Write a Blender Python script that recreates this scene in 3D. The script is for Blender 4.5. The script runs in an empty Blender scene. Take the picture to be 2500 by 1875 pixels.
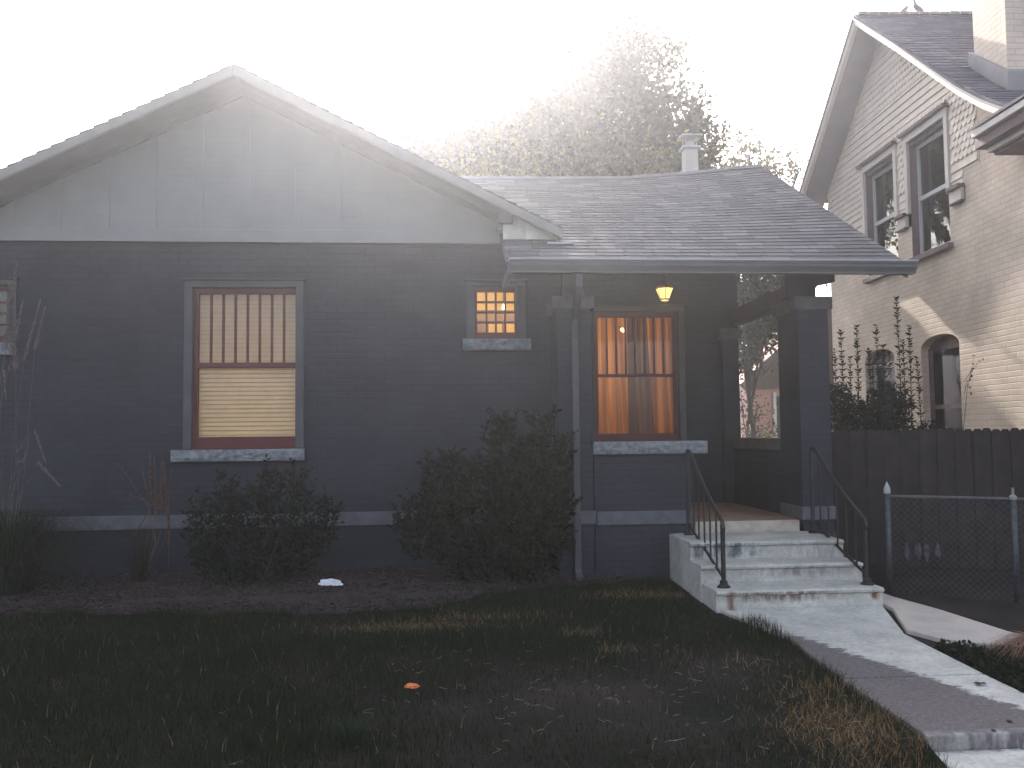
import bpy, bmesh, math, random
import numpy as np
from mathutils import Vector, Matrix, noise
R = math.radians
S = bpy.context.scene
COL = S.collection

# ------------------------------------------------------------------ camera
YAW, PITCH, ROLL, FPX = R(4.5), R(3.3), R(0.6), 2150.0      # focal length in pixels of a 2500 px wide frame
CL = Vector((0, -9.7, 1.4))
fd = Vector((math.sin(YAW)*math.cos(PITCH), math.cos(YAW)*math.cos(PITCH), math.sin(PITCH)))
r0 = Vector((math.cos(YAW), -math.sin(YAW), 0)); u0 = r0.cross(fd)
CR = r0*math.cos(ROLL)-u0*math.sin(ROLL); CU = u0*math.cos(ROLL)+r0*math.sin(ROLL)
cd = bpy.data.cameras.new("camera"); cam = bpy.data.objects.new("camera", cd); COL.objects.link(cam)
cd.sensor_width = 36; cd.lens = 36*FPX/2500; cd.clip_start = .05; cd.clip_end = 2000
m3 = Matrix((CR, CU, -fd)).transposed()
cam.matrix_world = Matrix.Translation(CL) @ m3.to_4x4()
S.camera = cam

# ------------------------------------------------------------------ light
SUN_EL, SUN_AZ = R(32), R(-2.6)          # azimuth from +Y towards +X; the sun stands behind the house
w = bpy.data.worlds.new("World"); S.world = w; w.use_nodes = True
nt = w.node_tree; bg = nt.nodes["Background"]
sky = nt.nodes.new("ShaderNodeTexSky"); sky.sky_type = 'NISHITA'; sky.sun_disc = False
sky.sun_elevation = SUN_EL; sky.sun_rotation = SUN_AZ
sky.air_density = 1.0; sky.dust_density = 4.0; sky.ozone_density = 0.7
hsv = nt.nodes.new('ShaderNodeHueSaturation'); hsv.inputs['Saturation'].default_value = .45
nt.links.new(sky.outputs[0], hsv.inputs['Color']); nt.links.new(hsv.outputs[0], bg.inputs[0]); bg.inputs[1].default_value = 0.14
sl = bpy.data.lights.new("sun", 'SUN'); sl.energy = 4.2; sl.angle = R(.5); sl.color = (1, .92, .82)
so = bpy.data.objects.new("sun", sl); COL.objects.link(so)
sd = Vector((math.sin(SUN_AZ)*math.cos(SUN_EL), math.cos(SUN_AZ)*math.cos(SUN_EL), math.sin(SUN_EL)))
so.rotation_euler = sd.to_track_quat('Z', 'Y').to_euler(); so.location = (0, 0, 30)
GLARE, GLARE_G = 0.0038, 0.85
S.view_settings.view_transform = 'Standard'; S.view_settings.look = 'None'
S.view_settings.exposure = 1.8; S.view_settings.gamma = 1
S.render.engine = 'CYCLES'
S.cycles.use_denoising = True; S.cycles.volume_bounces = 0
S.cycles.max_bounces = 6; S.cycles.transparent_max_bounces = 12
S.cycles.sample_clamp_indirect = 4

# ------------------------------------------------------------------ helpers
rnd = random.Random(7); rng = np.random.default_rng(7)
def gz(y):
    return float(np.interp(y, [-60, -6.5, -5.25, -4.9, -2.9, -2.1, 0, 60], [-.50, -.46, -.41, -.30, -.20, -.16, -.10, -.10]))
def ray(px, py): return fd + CR*((px-1250)/FPX) - CU*((py-937.5)/FPX)
def at(px, py, Y):
    r = ray(px, py); return CL + r*((Y-CL.y)/r.y)
def tag(o, label=None, cat=None, group=None, kind=None):
    if label: o['label'] = label
    if cat: o['category'] = cat
    if group: o['group'] = group
    if kind: o['kind'] = kind
    return o
def thing(name, loc, label, cat, group=None):
    o = bpy.data.objects.new(name, None); COL.objects.link(o); o.location = loc; o.empty_display_size = .1
    return tag(o, label, cat, group)
def put(name, me, mat, parent=None, label=None, bevel=0):
    o = bpy.data.objects.new(name, me); COL.objects.link(o)
    if mat: me.materials.append(mat)
    if parent is not None:
        o.parent = parent
        base = parent
        t = Vector((0, 0, 0))
        while base is not None:
            t += base.location; base = base.parent
        o.location = -t
    if label: o['label'] = label
    if bevel:
        b = o.modifiers.new('bevel', 'BEVEL'); b.width = bevel; b.segments = 2; b.limit_method = 'ANGLE'
    return o
class MB:
    def __init__(s): s.v = []; s.f = []; s.uv = None; s.smooth = False
    def poly(s, pts):
        n = len(s.v); s.v += [tuple(p) for p in pts]; s.f.append(tuple(range(n, n+len(pts)))); return s
    def hexa(s, p):            # 8 points: bottom 4 (ccw), top 4
        n = len(s.v); s.v += [tuple(q) for q in p]
        for f in ((3,2,1,0),(4,5,6,7),(0,1,5,4),(1,2,6,5),(2,3,7,6),(3,0,4,7)): s.f.append(tuple(n+i for i in f))
        return s
    def box(s, x0, x1, y0, y1, z0, z1):
        return s.hexa([(x0,y0,z0),(x1,y0,z0),(x1,y1,z0),(x0,y1,z0),(x0,y0,z1),(x1,y0,z1),(x1,y1,z1),(x0,y1,z1)])
    def extr(s, pts, d):       # polygon extruded by vector d
        n = len(s.v); k = len(pts); d = Vector(d)
        s.v += [tuple(p) for p in pts] + [tuple(Vector(p)+d) for p in pts]
        s.f.append(tuple(range(n, n+k))); s.f.append(tuple(range(n+2*k-1, n+k-1, -1)))
        for i in range(k):
            j = (i+1) % k; s.f.append((n+j, n+i, n+k+i, n+k+j))
        return s
    def tube(s, pts, r, n=8, cap=True):
        pts = [Vector(p) for p in pts]; rs = r if isinstance(r, (list, tuple)) else [r]*len(pts)
        base = len(s.v); prev = None
        for i, p in enumerate(pts):
            d = (pts[min(i+1, len(pts)-1)]-pts[max(i-1, 0)]).normalized()
            if prev is None: a = d.orthogonal().normalized()
            else: a = (prev - d*prev.dot(d)); a = a.normalized() if a.length > 1e-6 else d.orthogonal().normalized()
            prev = a; b = d.cross(a)
            for k in range(n):
                t = 2*math.pi*k/n; s.v.append(tuple(p+(a*math.cos(t)+b*math.sin(t))*rs[i]))
        for i in range(len(pts)-1):
            for k in range(n):
                a0 = base+i*n+k; a1 = base+i*n+(k+1) % n
                s.f.append((a0, a1, a1+n, a0+n))
        if cap:
            s.f.append(tuple(base+k for k in range(n))[::-1]); s.f.append(tuple(base+(len(pts)-1)*n+k for k in range(n)))
        return s
    def lathe(s, c, prof, n=12):   # profile (r, z) round the vertical axis
        base = len(s.v)
        for r_, z in prof:
            for k in range(n):
                t = 2*math.pi*k/n; s.v.append((c[0]+r_*math.cos(t), c[1]+r_*math.sin(t), c[2]+z))
        for i in range(len(prof)-1):
            for k in range(n):
                a0 = base+i*n+k; a1 = base+i*n+(k+1) % n; s.f.append((a0, a1, a1+n, a0+n))
        s.f.append(tuple(base+k for k in range(n))[::-1]); s.f.append(tuple(base+(len(prof)-1)*n+k for k in range(n)))
        return s
    def mesh(s, name):
        me = bpy.data.meshes.new(name); me.from_pydata(s.v, [], s.f)
        bm = bmesh.new(); bm.from_mesh(me); bmesh.ops.remove_doubles(bm, verts=bm.verts, dist=1e-5)
        bmesh.ops.recalc_face_normals(bm, faces=bm.faces); bm.to_mesh(me); bm.free()
        return me
    def raw(s, name):
        me = bpy.data.meshes.new(name); me.from_pydata(s.v, [], s.f); me.update(); return me
    def put(s, name, mat, parent=None, label=None, bevel=0, smooth=False):
        me = s.mesh(name)
        if smooth: me.shade_smooth()
        return put(name, me, mat, parent, label, bevel)

# ------------------------------------------------------------------ materials
def mat(name, col, rough=.8, spec=.3, metal=0):
    m = bpy.data.materials.new(name); m.use_nodes = True; b = m.node_tree.nodes['Principled BSDF']
    b.inputs['Base Color'].default_value = (*col, 1); b.inputs['Roughness'].default_value = rough
    b.inputs['Specular IOR Level'].default_value = spec; b.inputs['Metallic'].default_value = metal
    return m
def N(m, t, **kw):
    n = m.node_tree.nodes.new(t)
    for k, v in kw.items(): setattr(n, k, v)
    return n
def L(m, a, b): m.node_tree.links.new(a, b)
def bsdf(m): return m.node_tree.nodes['Principled BSDF']
def ramp(m, fac, stops):
    n = N(m, 'ShaderNodeValToRGB'); el = n.color_ramp.elements
    while len(el) < len(stops): el.new(.5)
    for e, (p, c) in zip(el, stops): e.position = p; e.color = (*c, 1) if len(c) == 3 else c
    L(m, fac, n.inputs[0]); return n.outputs[0]
def pos(m, scale=(1,1,1)):
    g = N(m, 'ShaderNodeNewGeometry'); mp = N(m, 'ShaderNodeMapping'); mp.inputs['Scale'].default_value = scale
    L(m, g.outputs['Position'], mp.inputs['Vector']); return mp.outputs[0]
def noise_(m, scale, detail=4, rough=.6, vec=None, out='Fac'):
    n = N(m, 'ShaderNodeTexNoise'); n.inputs['Scale'].default_value = scale; n.inputs['Detail'].default_value = detail
    n.inputs['Roughness'].default_value = rough; L(m, vec if vec else pos(m), n.inputs['Vector']); return n.outputs[out]
def bump(m, h, strength=.3, dist=.01, prev=None):
    n = N(m, 'ShaderNodeBump'); n.inputs['Strength'].default_value = strength; n.inputs['Distance'].default_value = dist
    L(m, h, n.inputs['Height'])
    if prev: L(m, prev, n.inputs['Normal'])
    L(m, n.outputs[0], bsdf(m).inputs['Normal']); return n.outputs[0]
def vary(name, c0, c1, scale=3, rough=.8, bs=.25, bscale=60, bd=.004, spec=.25, detail=5, lo=.35, hi=.65):
    m = mat(name, c0, rough, spec)
    L(m, ramp(m, noise_(m, scale, detail), [(lo, c0), (hi, c1)]), bsdf(m).inputs['Base Color'])
    if bs: bump(m, noise_(m, bscale, 4), bs, bd)
    return m
def brick_mat(name, c0, c1, cm, bw=.21, bh=.0725, ms=.007, strength=.4, rough=.75):
    m = mat(name, c0, rough, .25)
    g = N(m, 'ShaderNodeNewGeometry'); sx = N(m, 'ShaderNodeSeparateXYZ'); L(m, g.outputs['Position'], sx.inputs[0])
    ad = N(m, 'ShaderNodeMath', operation='ADD'); L(m, sx.outputs[0], ad.inputs[0]); L(m, sx.outputs[1], ad.inputs[1])
    cb = N(m, 'ShaderNodeCombineXYZ'); L(m, ad.outputs[0], cb.inputs[0]); L(m, sx.outputs[2], cb.inputs[1])
    # bricks are not laid perfectly: wobble the coordinates a little
    nz = N(m, 'ShaderNodeTexNoise'); nz.inputs['Scale'].default_value = 5; L(m, cb.outputs[0], nz.inputs['Vector'])
    vm = N(m, 'ShaderNodeVectorMath', operation='MULTIPLY_ADD'); L(m, nz.outputs['Color'], vm.inputs[0]); vm.inputs[1].default_value = (.012, .006, 0); L(m, cb.outputs[0], vm.inputs[2])
    b = N(m, 'ShaderNodeTexBrick'); L(m, vm.outputs[0], b.inputs['Vector'])
    b.inputs['Scale'].default_value = 1; b.inputs['Brick Width'].default_value = bw; b.inputs['Row Height'].default_value = bh
    b.inputs['Mortar Size'].default_value = ms; b.inputs['Mortar Smooth'].default_value = .4
    b.inputs['Color1'].default_value = (*c0, 1); b.inputs['Color2'].default_value = (*c1, 1); b.inputs['Mortar'].default_value = (*cm, 1)
    mx = N(m, 'ShaderNodeMix', data_type='RGBA', blend_type='MULTIPLY'); mx.inputs[0].default_value = 1
    L(m, b.outputs['Color'], mx.inputs[6]); L(m, ramp(m, noise_(m, 1.3, 6), [(.3, (.8,.8,.8)), (.7, (1.15,1.15,1.15))]), mx.inputs[7])
    L(m, mx.outputs[2], bsdf(m).inputs['Base Color'])
    inv = N(m, 'ShaderNodeMath', operation='SUBTRACT'); inv.inputs[0].default_value = 1; L(m, b.outputs['Fac'], inv.inputs[1])
    p = bump(m, inv.outputs[0], strength, .008); bump(m, noise_(m, 45, 5), .35, .004, p)
    return m
M = {}
M['brick'] = brick_mat('painted_brick', (.025,.028,.041), (.030,.033,.047), (.023,.025,.036))
M['gable'] = vary('gable_paint', (.27,.268,.27), (.30,.298,.30), 2, .7, .2)
M['trim'] = vary('grey_trim', (.062,.065,.078), (.08,.083,.096), 3, .6, .15)
M['barge'] = vary('barge_paint', (.17,.167,.17), (.21,.205,.205), 3, .6, .15)
M['band'] = vary('stone_band', (.085,.09,.11), (.12,.125,.15), 9, .85, .5, 40, .01)
M['cap'] = vary('capital_stone', (.10,.095,.10), (.14,.13,.135), 8, .85, .5, 30, .01)
M['red'] = vary('dark_red_paint', (.075,.006,.010), (.10,.010,.014), 5, .45, .1, spec=.4)
M['sillm'] = vary('rock_faced_stone', (.13,.145,.165), (.25,.27,.295), 16, .9, .8, 40, .02)
M['conc'] = vary('step_concrete', (.37,.368,.355), (.56,.558,.535), 3.5, .9, .8, 45, .008, lo=.3, hi=.7)
M['flash'] = vary('flashing_metal', (.42,.40,.36), (.62,.60,.56), 5, .5, .3, 10, .01)
M['gutter'] = vary('gutter_paint', (.11,.105,.12), (.13,.125,.14), 3, .45, .1, spec=.5)
M['lip'] = mat('gutter_lip', (.45,.47,.50), .35, .5)
M['iron'] = vary('black_iron', (.006,.006,.008), (.014,.012,.012), 30, .5, .3, 200, .002, spec=.5)
M['steel'] = vary('galvanised_steel', (.028,.032,.04), (.06,.066,.078), 30, .5, .2, spec=.5)
M['wood'] = vary('fence_wood', (.024,.020,.022), (.042,.033,.034), 6, .9, .5, 40, .006)
M['woodpatch'] = vary('pale_patch', (.05,.045,.055), (.12,.11,.135), 20, .9, .3)
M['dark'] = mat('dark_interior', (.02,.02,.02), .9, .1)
M['soffit'] = vary('soffit_paint', (.10,.095,.105), (.12,.115,.125), 4, .8, .2)
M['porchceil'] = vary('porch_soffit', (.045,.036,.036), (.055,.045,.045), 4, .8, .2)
M['floor'] = vary('porch_floor', (.20,.13,.10), (.30,.20,.16), 6, .85, .4, 60, .004)
M['floorlip'] = vary('porch_slab_edge', (.34,.29,.25), (.46,.42,.38), 9, .9, .5, 60, .006)
M['nbrick'] = brick_mat('cream_brick', (.60,.50,.42), (.66,.55,.465), (.50,.41,.34), strength=.5)
M['nsiding'] = vary('cream_siding', (.60,.53,.47), (.68,.60,.53), 4, .6, .15)
M['ntrim'] = vary('cream_trim', (.56,.52,.49), (.64,.60,.56), 4, .6, .15)
M['nbrown'] = vary('brown_trim', (.15,.10,.11), (.20,.14,.14), 6, .7, .3)
M['nsof'] = vary('mauve_soffit', (.22,.20,.22), (.27,.24,.26), 4, .7, .15)
M['nsash'] = mat('white_sash', (.50,.50,.52), .5)
M['rust'] = mat('rear_wall', (.40,.24,.21), .9)
M['paper'] = vary('white_paper', (.55,.58,.68), (.75,.78,.85), 20, .8, .3, 40, .01)
M['orangeleaf'] = vary('orange_leaf', (.50,.12,.05), (.70,.25,.10), 30, .7, .3)
M['soil'] = vary('mulch_soil', (.030,.024,.026), (.065,.050,.050), 14, .95, .9, 50, .03)
M['chip'] = vary('mulch_chip', (.05,.038,.036), (.17,.14,.13), 6, .9, .3, lo=.45, hi=.75)
M['bird'] = mat('bird_grey', (.16,.17,.19), .8)
M['bark'] = vary('bark', (.022,.018,.015), (.045,.036,.03), 8, .95, .7, 30, .02)
M['stalkm'] = vary('dry_stalk', (.07,.06,.05), (.12,.10,.08), 9, .8, .2)
M['straw'] = vary('straw', (.22,.17,.13), (.36,.29,.24), 9, .8, .2)
def rustpatch():       # concrete with rust and dirt stains below the rail feet and the nosings
    m = M['conc']; b = bsdf(m); src = b.inputs['Base Color'].links[0].from_socket
    g = N(m, 'ShaderNodeNewGeometry'); sp = N(m, 'ShaderNodeSeparateXYZ'); L(m, g.outputs['Position'], sp.inputs[0])
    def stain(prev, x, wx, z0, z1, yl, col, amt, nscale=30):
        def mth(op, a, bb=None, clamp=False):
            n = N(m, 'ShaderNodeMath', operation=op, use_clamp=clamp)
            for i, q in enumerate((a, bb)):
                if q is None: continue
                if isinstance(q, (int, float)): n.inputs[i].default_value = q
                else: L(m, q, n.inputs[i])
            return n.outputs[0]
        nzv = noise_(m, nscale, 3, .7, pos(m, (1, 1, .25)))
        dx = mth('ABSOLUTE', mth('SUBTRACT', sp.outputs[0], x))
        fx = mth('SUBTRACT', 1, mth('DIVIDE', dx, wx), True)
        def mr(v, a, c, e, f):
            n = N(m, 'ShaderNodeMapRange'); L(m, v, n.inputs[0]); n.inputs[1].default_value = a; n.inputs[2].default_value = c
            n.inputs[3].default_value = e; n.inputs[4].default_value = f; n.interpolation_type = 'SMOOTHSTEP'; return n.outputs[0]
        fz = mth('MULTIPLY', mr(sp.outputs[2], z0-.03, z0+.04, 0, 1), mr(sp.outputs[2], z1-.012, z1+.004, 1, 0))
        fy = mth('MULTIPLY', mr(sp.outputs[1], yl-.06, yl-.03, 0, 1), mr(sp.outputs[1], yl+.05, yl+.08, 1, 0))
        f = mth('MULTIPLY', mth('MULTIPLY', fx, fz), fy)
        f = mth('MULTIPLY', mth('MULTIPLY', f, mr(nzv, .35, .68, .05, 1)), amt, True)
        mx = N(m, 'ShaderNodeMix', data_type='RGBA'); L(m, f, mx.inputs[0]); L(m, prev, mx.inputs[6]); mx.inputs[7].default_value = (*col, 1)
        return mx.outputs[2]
    c = src
    c = stain(c, 2.50, .05, -.16, .02, -2.1, (.20,.10,.07), 1.5, 12)
    c = stain(c, 3.80, .06, -.08, .02, -2.1, (.20,.10,.06), 1.8, 12)
    c = stain(c, 2.95, .75, -.08, .01, -2.1, (.19,.145,.135), 1.6, 14)
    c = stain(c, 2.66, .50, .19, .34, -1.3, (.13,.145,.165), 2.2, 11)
    c = stain(c, 3.30, .70, .06, .16, -1.68, (.26,.235,.235), 1.4, 12)
    c = stain(c, 3.15, .75, -.40, -.27, -4.925, (.17,.15,.17), 1.6, 10)
    c = stain(c, 3.6, .5, .06, .35, -1.3, (.33,.32,.31), 1.2, 9)
    # damp dark patch on the left half of the walk, down to its step
    ax = N(m, 'ShaderNodeMapRange'); L(m, sp.outputs[1], ax.inputs[0])
    ax.inputs[1].default_value = -4.6; ax.inputs[2].default_value = -2.95; ax.inputs[3].default_value = 3.50; ax.inputs[4].default_value = 2.78
    wob = N(m, 'ShaderNodeMath', operation='MULTIPLY_ADD'); L(m, noise_(m, 7, 8, .75, pos(m, (1, 2.2, 1))), wob.inputs[0]); wob.inputs[1].default_value = .55; L(m, sp.outputs[0], wob.inputs[2])
    d = N(m, 'ShaderNodeMath', operation='SUBTRACT'); L(m, ax.outputs[0], d.inputs[0]); L(m, wob.outputs[0], d.inputs[1])
    e = N(m, 'ShaderNodeMapRange'); L(m, d.outputs[0], e.inputs[0]); e.inputs[1].default_value = -.27; e.inputs[2].default_value = -.22
    yk = N(m, 'ShaderNodeMapRange'); L(m, sp.outputs[1], yk.inputs[0]); yk.inputs[1].default_value = -2.95; yk.inputs[2].default_value = -2.75; yk.inputs[3].default_value = 1; yk.inputs[4].default_value = 0
    y2 = N(m, 'ShaderNodeMapRange'); L(m, sp.outputs[1], y2.inputs[0]); y2.inputs[1].default_value = -4.95; y2.inputs[2].default_value = -4.85
    ff = N(m, 'ShaderNodeMath', operation='MULTIPLY'); L(m, e.outputs[0], ff.inputs[0]); L(m, yk.outputs[0], ff.inputs[1])
    f2 = N(m, 'ShaderNodeMath', operation='MULTIPLY'); L(m, ff.outputs[0], f2.inputs[0]); L(m, y2.outputs[0], f2.inputs[1])
    mx = N(m, 'ShaderNodeMix', data_type='RGBA'); L(m, f2.outputs[0], mx.inputs[0]); L(m, c, mx.inputs[6])
    L(m, ramp(m, noise_(m, 60, 3), [(.3, (.10,.088,.092)), (.7, (.17,.15,.155))]), mx.inputs[7])
    # speckle
    m2 = N(m, 'ShaderNodeMix', data_type='RGBA', blend_type='MULTIPLY'); m2.inputs[0].default_value = 1
    L(m, mx.outputs[2], m2.inputs[6]); L(m, ramp(m, noise_(m, 26, 9, .85), [(.30, (.50,.50,.52)), (.46, (.86,.86,.86)), (.56, (1,1,1)), (.75, (1.15,1.15,1.13))]), m2.inputs[7])
    L(m, m2.outputs[2], b.inputs['Base Color'])
rustpatch()
def shingle_mat(name, c0, c1, c2, tab=.3):
    m = mat(name, c1, .9, .2)
    uv = N(m, 'ShaderNodeUVMap'); sp = N(m, 'ShaderNodeSeparateXYZ'); L(m, uv.outputs[0], sp.inputs[0])
    fl = N(m, 'ShaderNodeMath', operation='FLOOR'); L(m, sp.outputs[1], fl.inputs[0])
    wn = N(m, 'ShaderNodeTexWhiteNoise', noise_dimensions='1D'); L(m, fl.outputs[0], wn.inputs['W'])
    dv = N(m, 'ShaderNodeMath', operation='DIVIDE'); L(m, sp.outputs[0], dv.inputs[0]); dv.inputs[1].default_value = tab
    ad = N(m, 'ShaderNodeMath', operation='ADD'); L(m, dv.outputs[0], ad.inputs[0]); L(m, wn.outputs['Value'], ad.inputs[1])
    f2 = N(m, 'ShaderNodeMath', operation='FLOOR'); L(m, ad.outputs[0], f2.inputs[0])
    cb = N(m, 'ShaderNodeCombineXYZ'); L(m, f2.outputs[0], cb.inputs[0]); L(m, fl.outputs[0], cb.inputs[1])
    w2 = N(m, 'ShaderNodeTexWhiteNoise', noise_dimensions='2D'); L(m, cb.outputs[0], w2.inputs['Vector'])
    mx = N(m, 'ShaderNodeMix', data_type='RGBA', blend_type='MULTIPLY'); mx.inputs[0].default_value = 1
    L(m, ramp(m, w2.outputs['Value'], [(.1, c0), (.6, c1), (.95, c2)]), mx.inputs[6])
    L(m, ramp(m, noise_(m, 130, 3, .8), [(.3, (.75,.75,.75)), (.7, (1.2,1.2,1.2))]), mx.inputs[7])
    # a dark cut between tabs
    fr = N(m, 'ShaderNodeMath', operation='FRACT'); L(m, ad.outputs[0], fr.inputs[0])
    lt = N(m, 'ShaderNodeMath', operation='LESS_THAN'); L(m, fr.outputs[0], lt.inputs[0]); lt.inputs[1].default_value = .03
    m3_ = N(m, 'ShaderNodeMix', data_type='RGBA'); L(m, lt.outputs[0], m3_.inputs[0]); L(m, mx.outputs[2], m3_.inputs[6]); m3_.inputs[7].default_value = (*[q*.6 for q in c0], 1)
    L(m, m3_.outputs[2], bsdf(m).inputs['Base Color']); bump(m, noise_(m, 200, 3), .5, .004)
    return m
M['shingle'] = shingle_mat('asphalt_shingle', (.095,.092,.104), (.118,.112,.126), (.165,.158,.173))
M['nshingle'] = shingle_mat('mauve_shingle', (.085,.075,.105), (.11,.10,.135), (.15,.135,.17))
def glass_mat(name, refl=.10, tint=(1,1,1)):
    m = bpy.data.materials.new(name); m.use_nodes = True; t = m.node_tree; t.nodes.remove(t.nodes['Principled BSDF'])
    o = t.nodes['Material Output']; a = N(m, 'ShaderNodeBsdfTransparent'); a.inputs[0].default_value = (*tint, 1)
    g = N(m, 'ShaderNodeBsdfGlossy'); g.inputs['Roughness'].default_value = .02
    x = N(m, 'ShaderNodeMixShader'); f = N(m, 'ShaderNodeFresnel'); f.inputs[0].default_value = 1.5
    ad = N(m, 'ShaderNodeMath', operation='ADD'); L(m, f.outputs[0], ad.inputs[0]); ad.inputs[1].default_value = refl-.04
    L(m, ad.outputs[0], x.inputs[0]); L(m, a.outputs[0], x.inputs[1]); L(m, g.outputs[0], x.inputs[2]); L(m, x.outputs[0], o.inputs[0])
    # slightly wavy old glass
    bp = N(m, 'ShaderNodeBump'); bp.inputs['Strength'].default_value = .06; bp.inputs['Distance'].default_value = .02
    L(m, noise_(m, 4, 2), bp.inputs['Height']); L(m, bp.outputs[0], g.inputs['Normal'])
    return m
M['glass'] = glass_mat('window_glass', .02); M['nglass_low'] = glass_mat('dim_window_glass', -.14, (.35,.35,.38)); M['nglass'] = glass_mat('dark_window_glass', .04, (.35,.35,.38))
def cloth_mat(name, c0, c1, trans=.6, stripes=None):
    m = bpy.data.materials.new(name); m.use_nodes = True; t = m.node_tree; t.nodes.remove(t.nodes['Principled BSDF'])
    o = t.nodes['Material Output']; d = N(m, 'ShaderNodeBsdfDiffuse'); tr = N(m, 'ShaderNodeBsdfTranslucent')
    col = ramp(m, noise_(m, 3 if stripes else 8, 3, .6, pos(m, (stripes or 1, 1, .12 if stripes else 1))), [(.35, c0), (.65, c1)])
    L(m, col, d.inputs[0]); L(m, col, tr.inputs[0]); x = N(m, 'ShaderNodeMixShader'); x.inputs[0].default_value = trans
    L(m, d.outputs[0], x.inputs[1]); L(m, tr.outputs[0], x.inputs[2]); L(m, x.outputs[0], o.inputs[0]); return m
M['blind'] = cloth_mat('blind_slat', (.66,.62,.52), (.72,.68,.58), .55)
M['blindshade'] = cloth_mat('slat_shade_line', (.56,.52,.43), (.62,.58,.49), .42)
M['curtain'] = cloth_mat('orange_curtain', (.44,.23,.065), (.70,.41,.14), .7, 5)
M['curtain2'] = cloth_mat('grey_brown_lining', (.20,.12,.085), (.26,.16,.11), .6, 5)
def emit(name, col, s):
    m = bpy.data.materials.new(name); m.use_nodes = True; t = m.node_tree; t.nodes.remove(t.nodes['Principled BSDF'])
    e = N(m, 'ShaderNodeEmission'); e.inputs[0].default_value = (*col, 1); e.inputs[1].default_value = s
    L(m, e.outputs[0], t.nodes['Material Output'].inputs[0]); return m
M['lampglass'] = emit('lit_lamp_glass', (1, .56, .13), .85)
M['bulb'] = emit('lit_bulb', (1, .9, .7), 3)
M['roomw'] = vary('room_paint', (.80,.55,.19), (.86,.62,.25), 2, .8, 0)
M['roomd'] = vary('room_brown', (.12,.055,.03), (.18,.09,.05), 5, .6, .1)
def leaf_mat(name, trans=.35):
    m = bpy.data.materials.new(name); m.use_nodes = True; t = m.node_tree; t.nodes.remove(t.nodes['Principled BSDF'])
    o = t.nodes['Material Output']; d = N(m, 'ShaderNodeBsdfDiffuse'); tr = N(m, 'ShaderNodeBsdfTranslucent')
    a = N(m, 'ShaderNodeAttribute'); a.attribute_name = 'Col'
    L(m, a.outputs[0], d.inputs[0]); L(m, a.outputs[0], tr.inputs[0]); x = N(m, 'ShaderNodeMixShader'); x.inputs[0].default_value = trans
    L(m, d.outputs[0], x.inputs[1]); L(m, tr.outputs[0], x.inputs[2]); L(m, x.outputs[0], o.inputs[0]); return m
M['leaf'] = leaf_mat('leaves', .16); M['blade'] = leaf_mat('grass_blades', .25)

# --------------------------------------------------------- many-faced meshes
def np_mesh(name, V, F, C=None):        # V (n,3), F (m,k), C per-face colour (m,3)
    me = bpy.data.meshes.new(name); m, k = F.shape
    me.vertices.add(len(V)); me.vertices.foreach_set('co', V.astype(np.float32).ravel())
    me.loops.add(m*k); me.loops.foreach_set('vertex_index', F.astype(np.int32).ravel())
    me.polygons.add(m); me.polygons.foreach_set('loop_start', np.arange(0, m*k, k, dtype=np.int32))
    me.polygons.foreach_set('loop_total', np.full(m, k, dtype=np.int32))
    me.update(calc_edges=True)
    if C is not None:
        ca = me.color_attributes.new('Col', 'FLOAT_COLOR', 'CORNER')
        cc = np.ones((m, k, 4), dtype=np.float32); cc[:, :, :3] = C[:, None, :]; ca.data.foreach_set('color', cc.ravel())
    return me
def leaves(name, P, size, cols, parent=None, matn='leaf', asp=.5, up=.0, dirs=None):
    n = len(P); d = rng.normal(size=(n, 3)) if dirs is None else dirs + rng.normal(size=(n, 3))*.25
    d /= np.linalg.norm(d, axis=1)[:, None]
    e = rng.normal(size=(n, 3)); e[:, 2] *= (1-up); e = np.cross(d, e); e /= np.linalg.norm(e, axis=1)[:, None]
    s = size*rng.uniform(.6, 1.4, n)[:, None]; a = P - d*s*.5; b = P + d*s*.5; c = P + e*s*asp*.5 - d*s*.06; f = P - e*s*asp*.5 - d*s*.06
    V = np.stack([a, c, b, f], 1).reshape(-1, 3); F = np.arange(4*n).reshape(n, 4)
    cols = np.asarray(cols, float); w_ = rng.random(n)[:, None]; C = cols[0]*(1-w_)+cols[1]*w_; C = C*rng.uniform(.7, 1.3, n)[:, None]
    return put(name, np_mesh(name, V, F, C), M[matn], parent)
def blades(name, base, h, w_, lean, cols, parent=None, seg=3, droop=.0, matn='blade', label=None):
    # base (n,3), h (n,), lean (n,2) horizontal offset of tip; droop pulls the tip down
    n = len(base); t = np.linspace(0, 1, seg+1)
    side = np.stack([-lean[:, 1], lean[:, 0]], 1) + rng.normal(size=(n, 2))*.02; side /= np.linalg.norm(side, axis=1)[:, None]
    Vs = []
    for k, tt in enumerate(t):
        x = base[:, 0] + lean[:, 0]*tt**1.7; y = base[:, 1] + lean[:, 1]*tt**1.7
        z = base[:, 2] + h*(tt - droop*tt**3)
        ww = w_*(1-.92*tt)*.5
        Vs += [np.stack([x-side[:, 0]*ww, y-side[:, 1]*ww, z], 1), np.stack([x+side[:, 0]*ww, y+side[:, 1]*ww, z], 1)]
    V = np.stack(Vs, 1).reshape(-1, 3); K = 2*(seg+1); o = np.arange(n)[:, None]*K
    F = np.concatenate([o + np.array([[2*k, 2*k+1, 2*k+3, 2*k+2]]) for k in range(seg)], 0)
    C = np.concatenate([cols]*seg, 0)
    return put(name, np_mesh(name, V, F, C), M[matn], parent, label)

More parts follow.
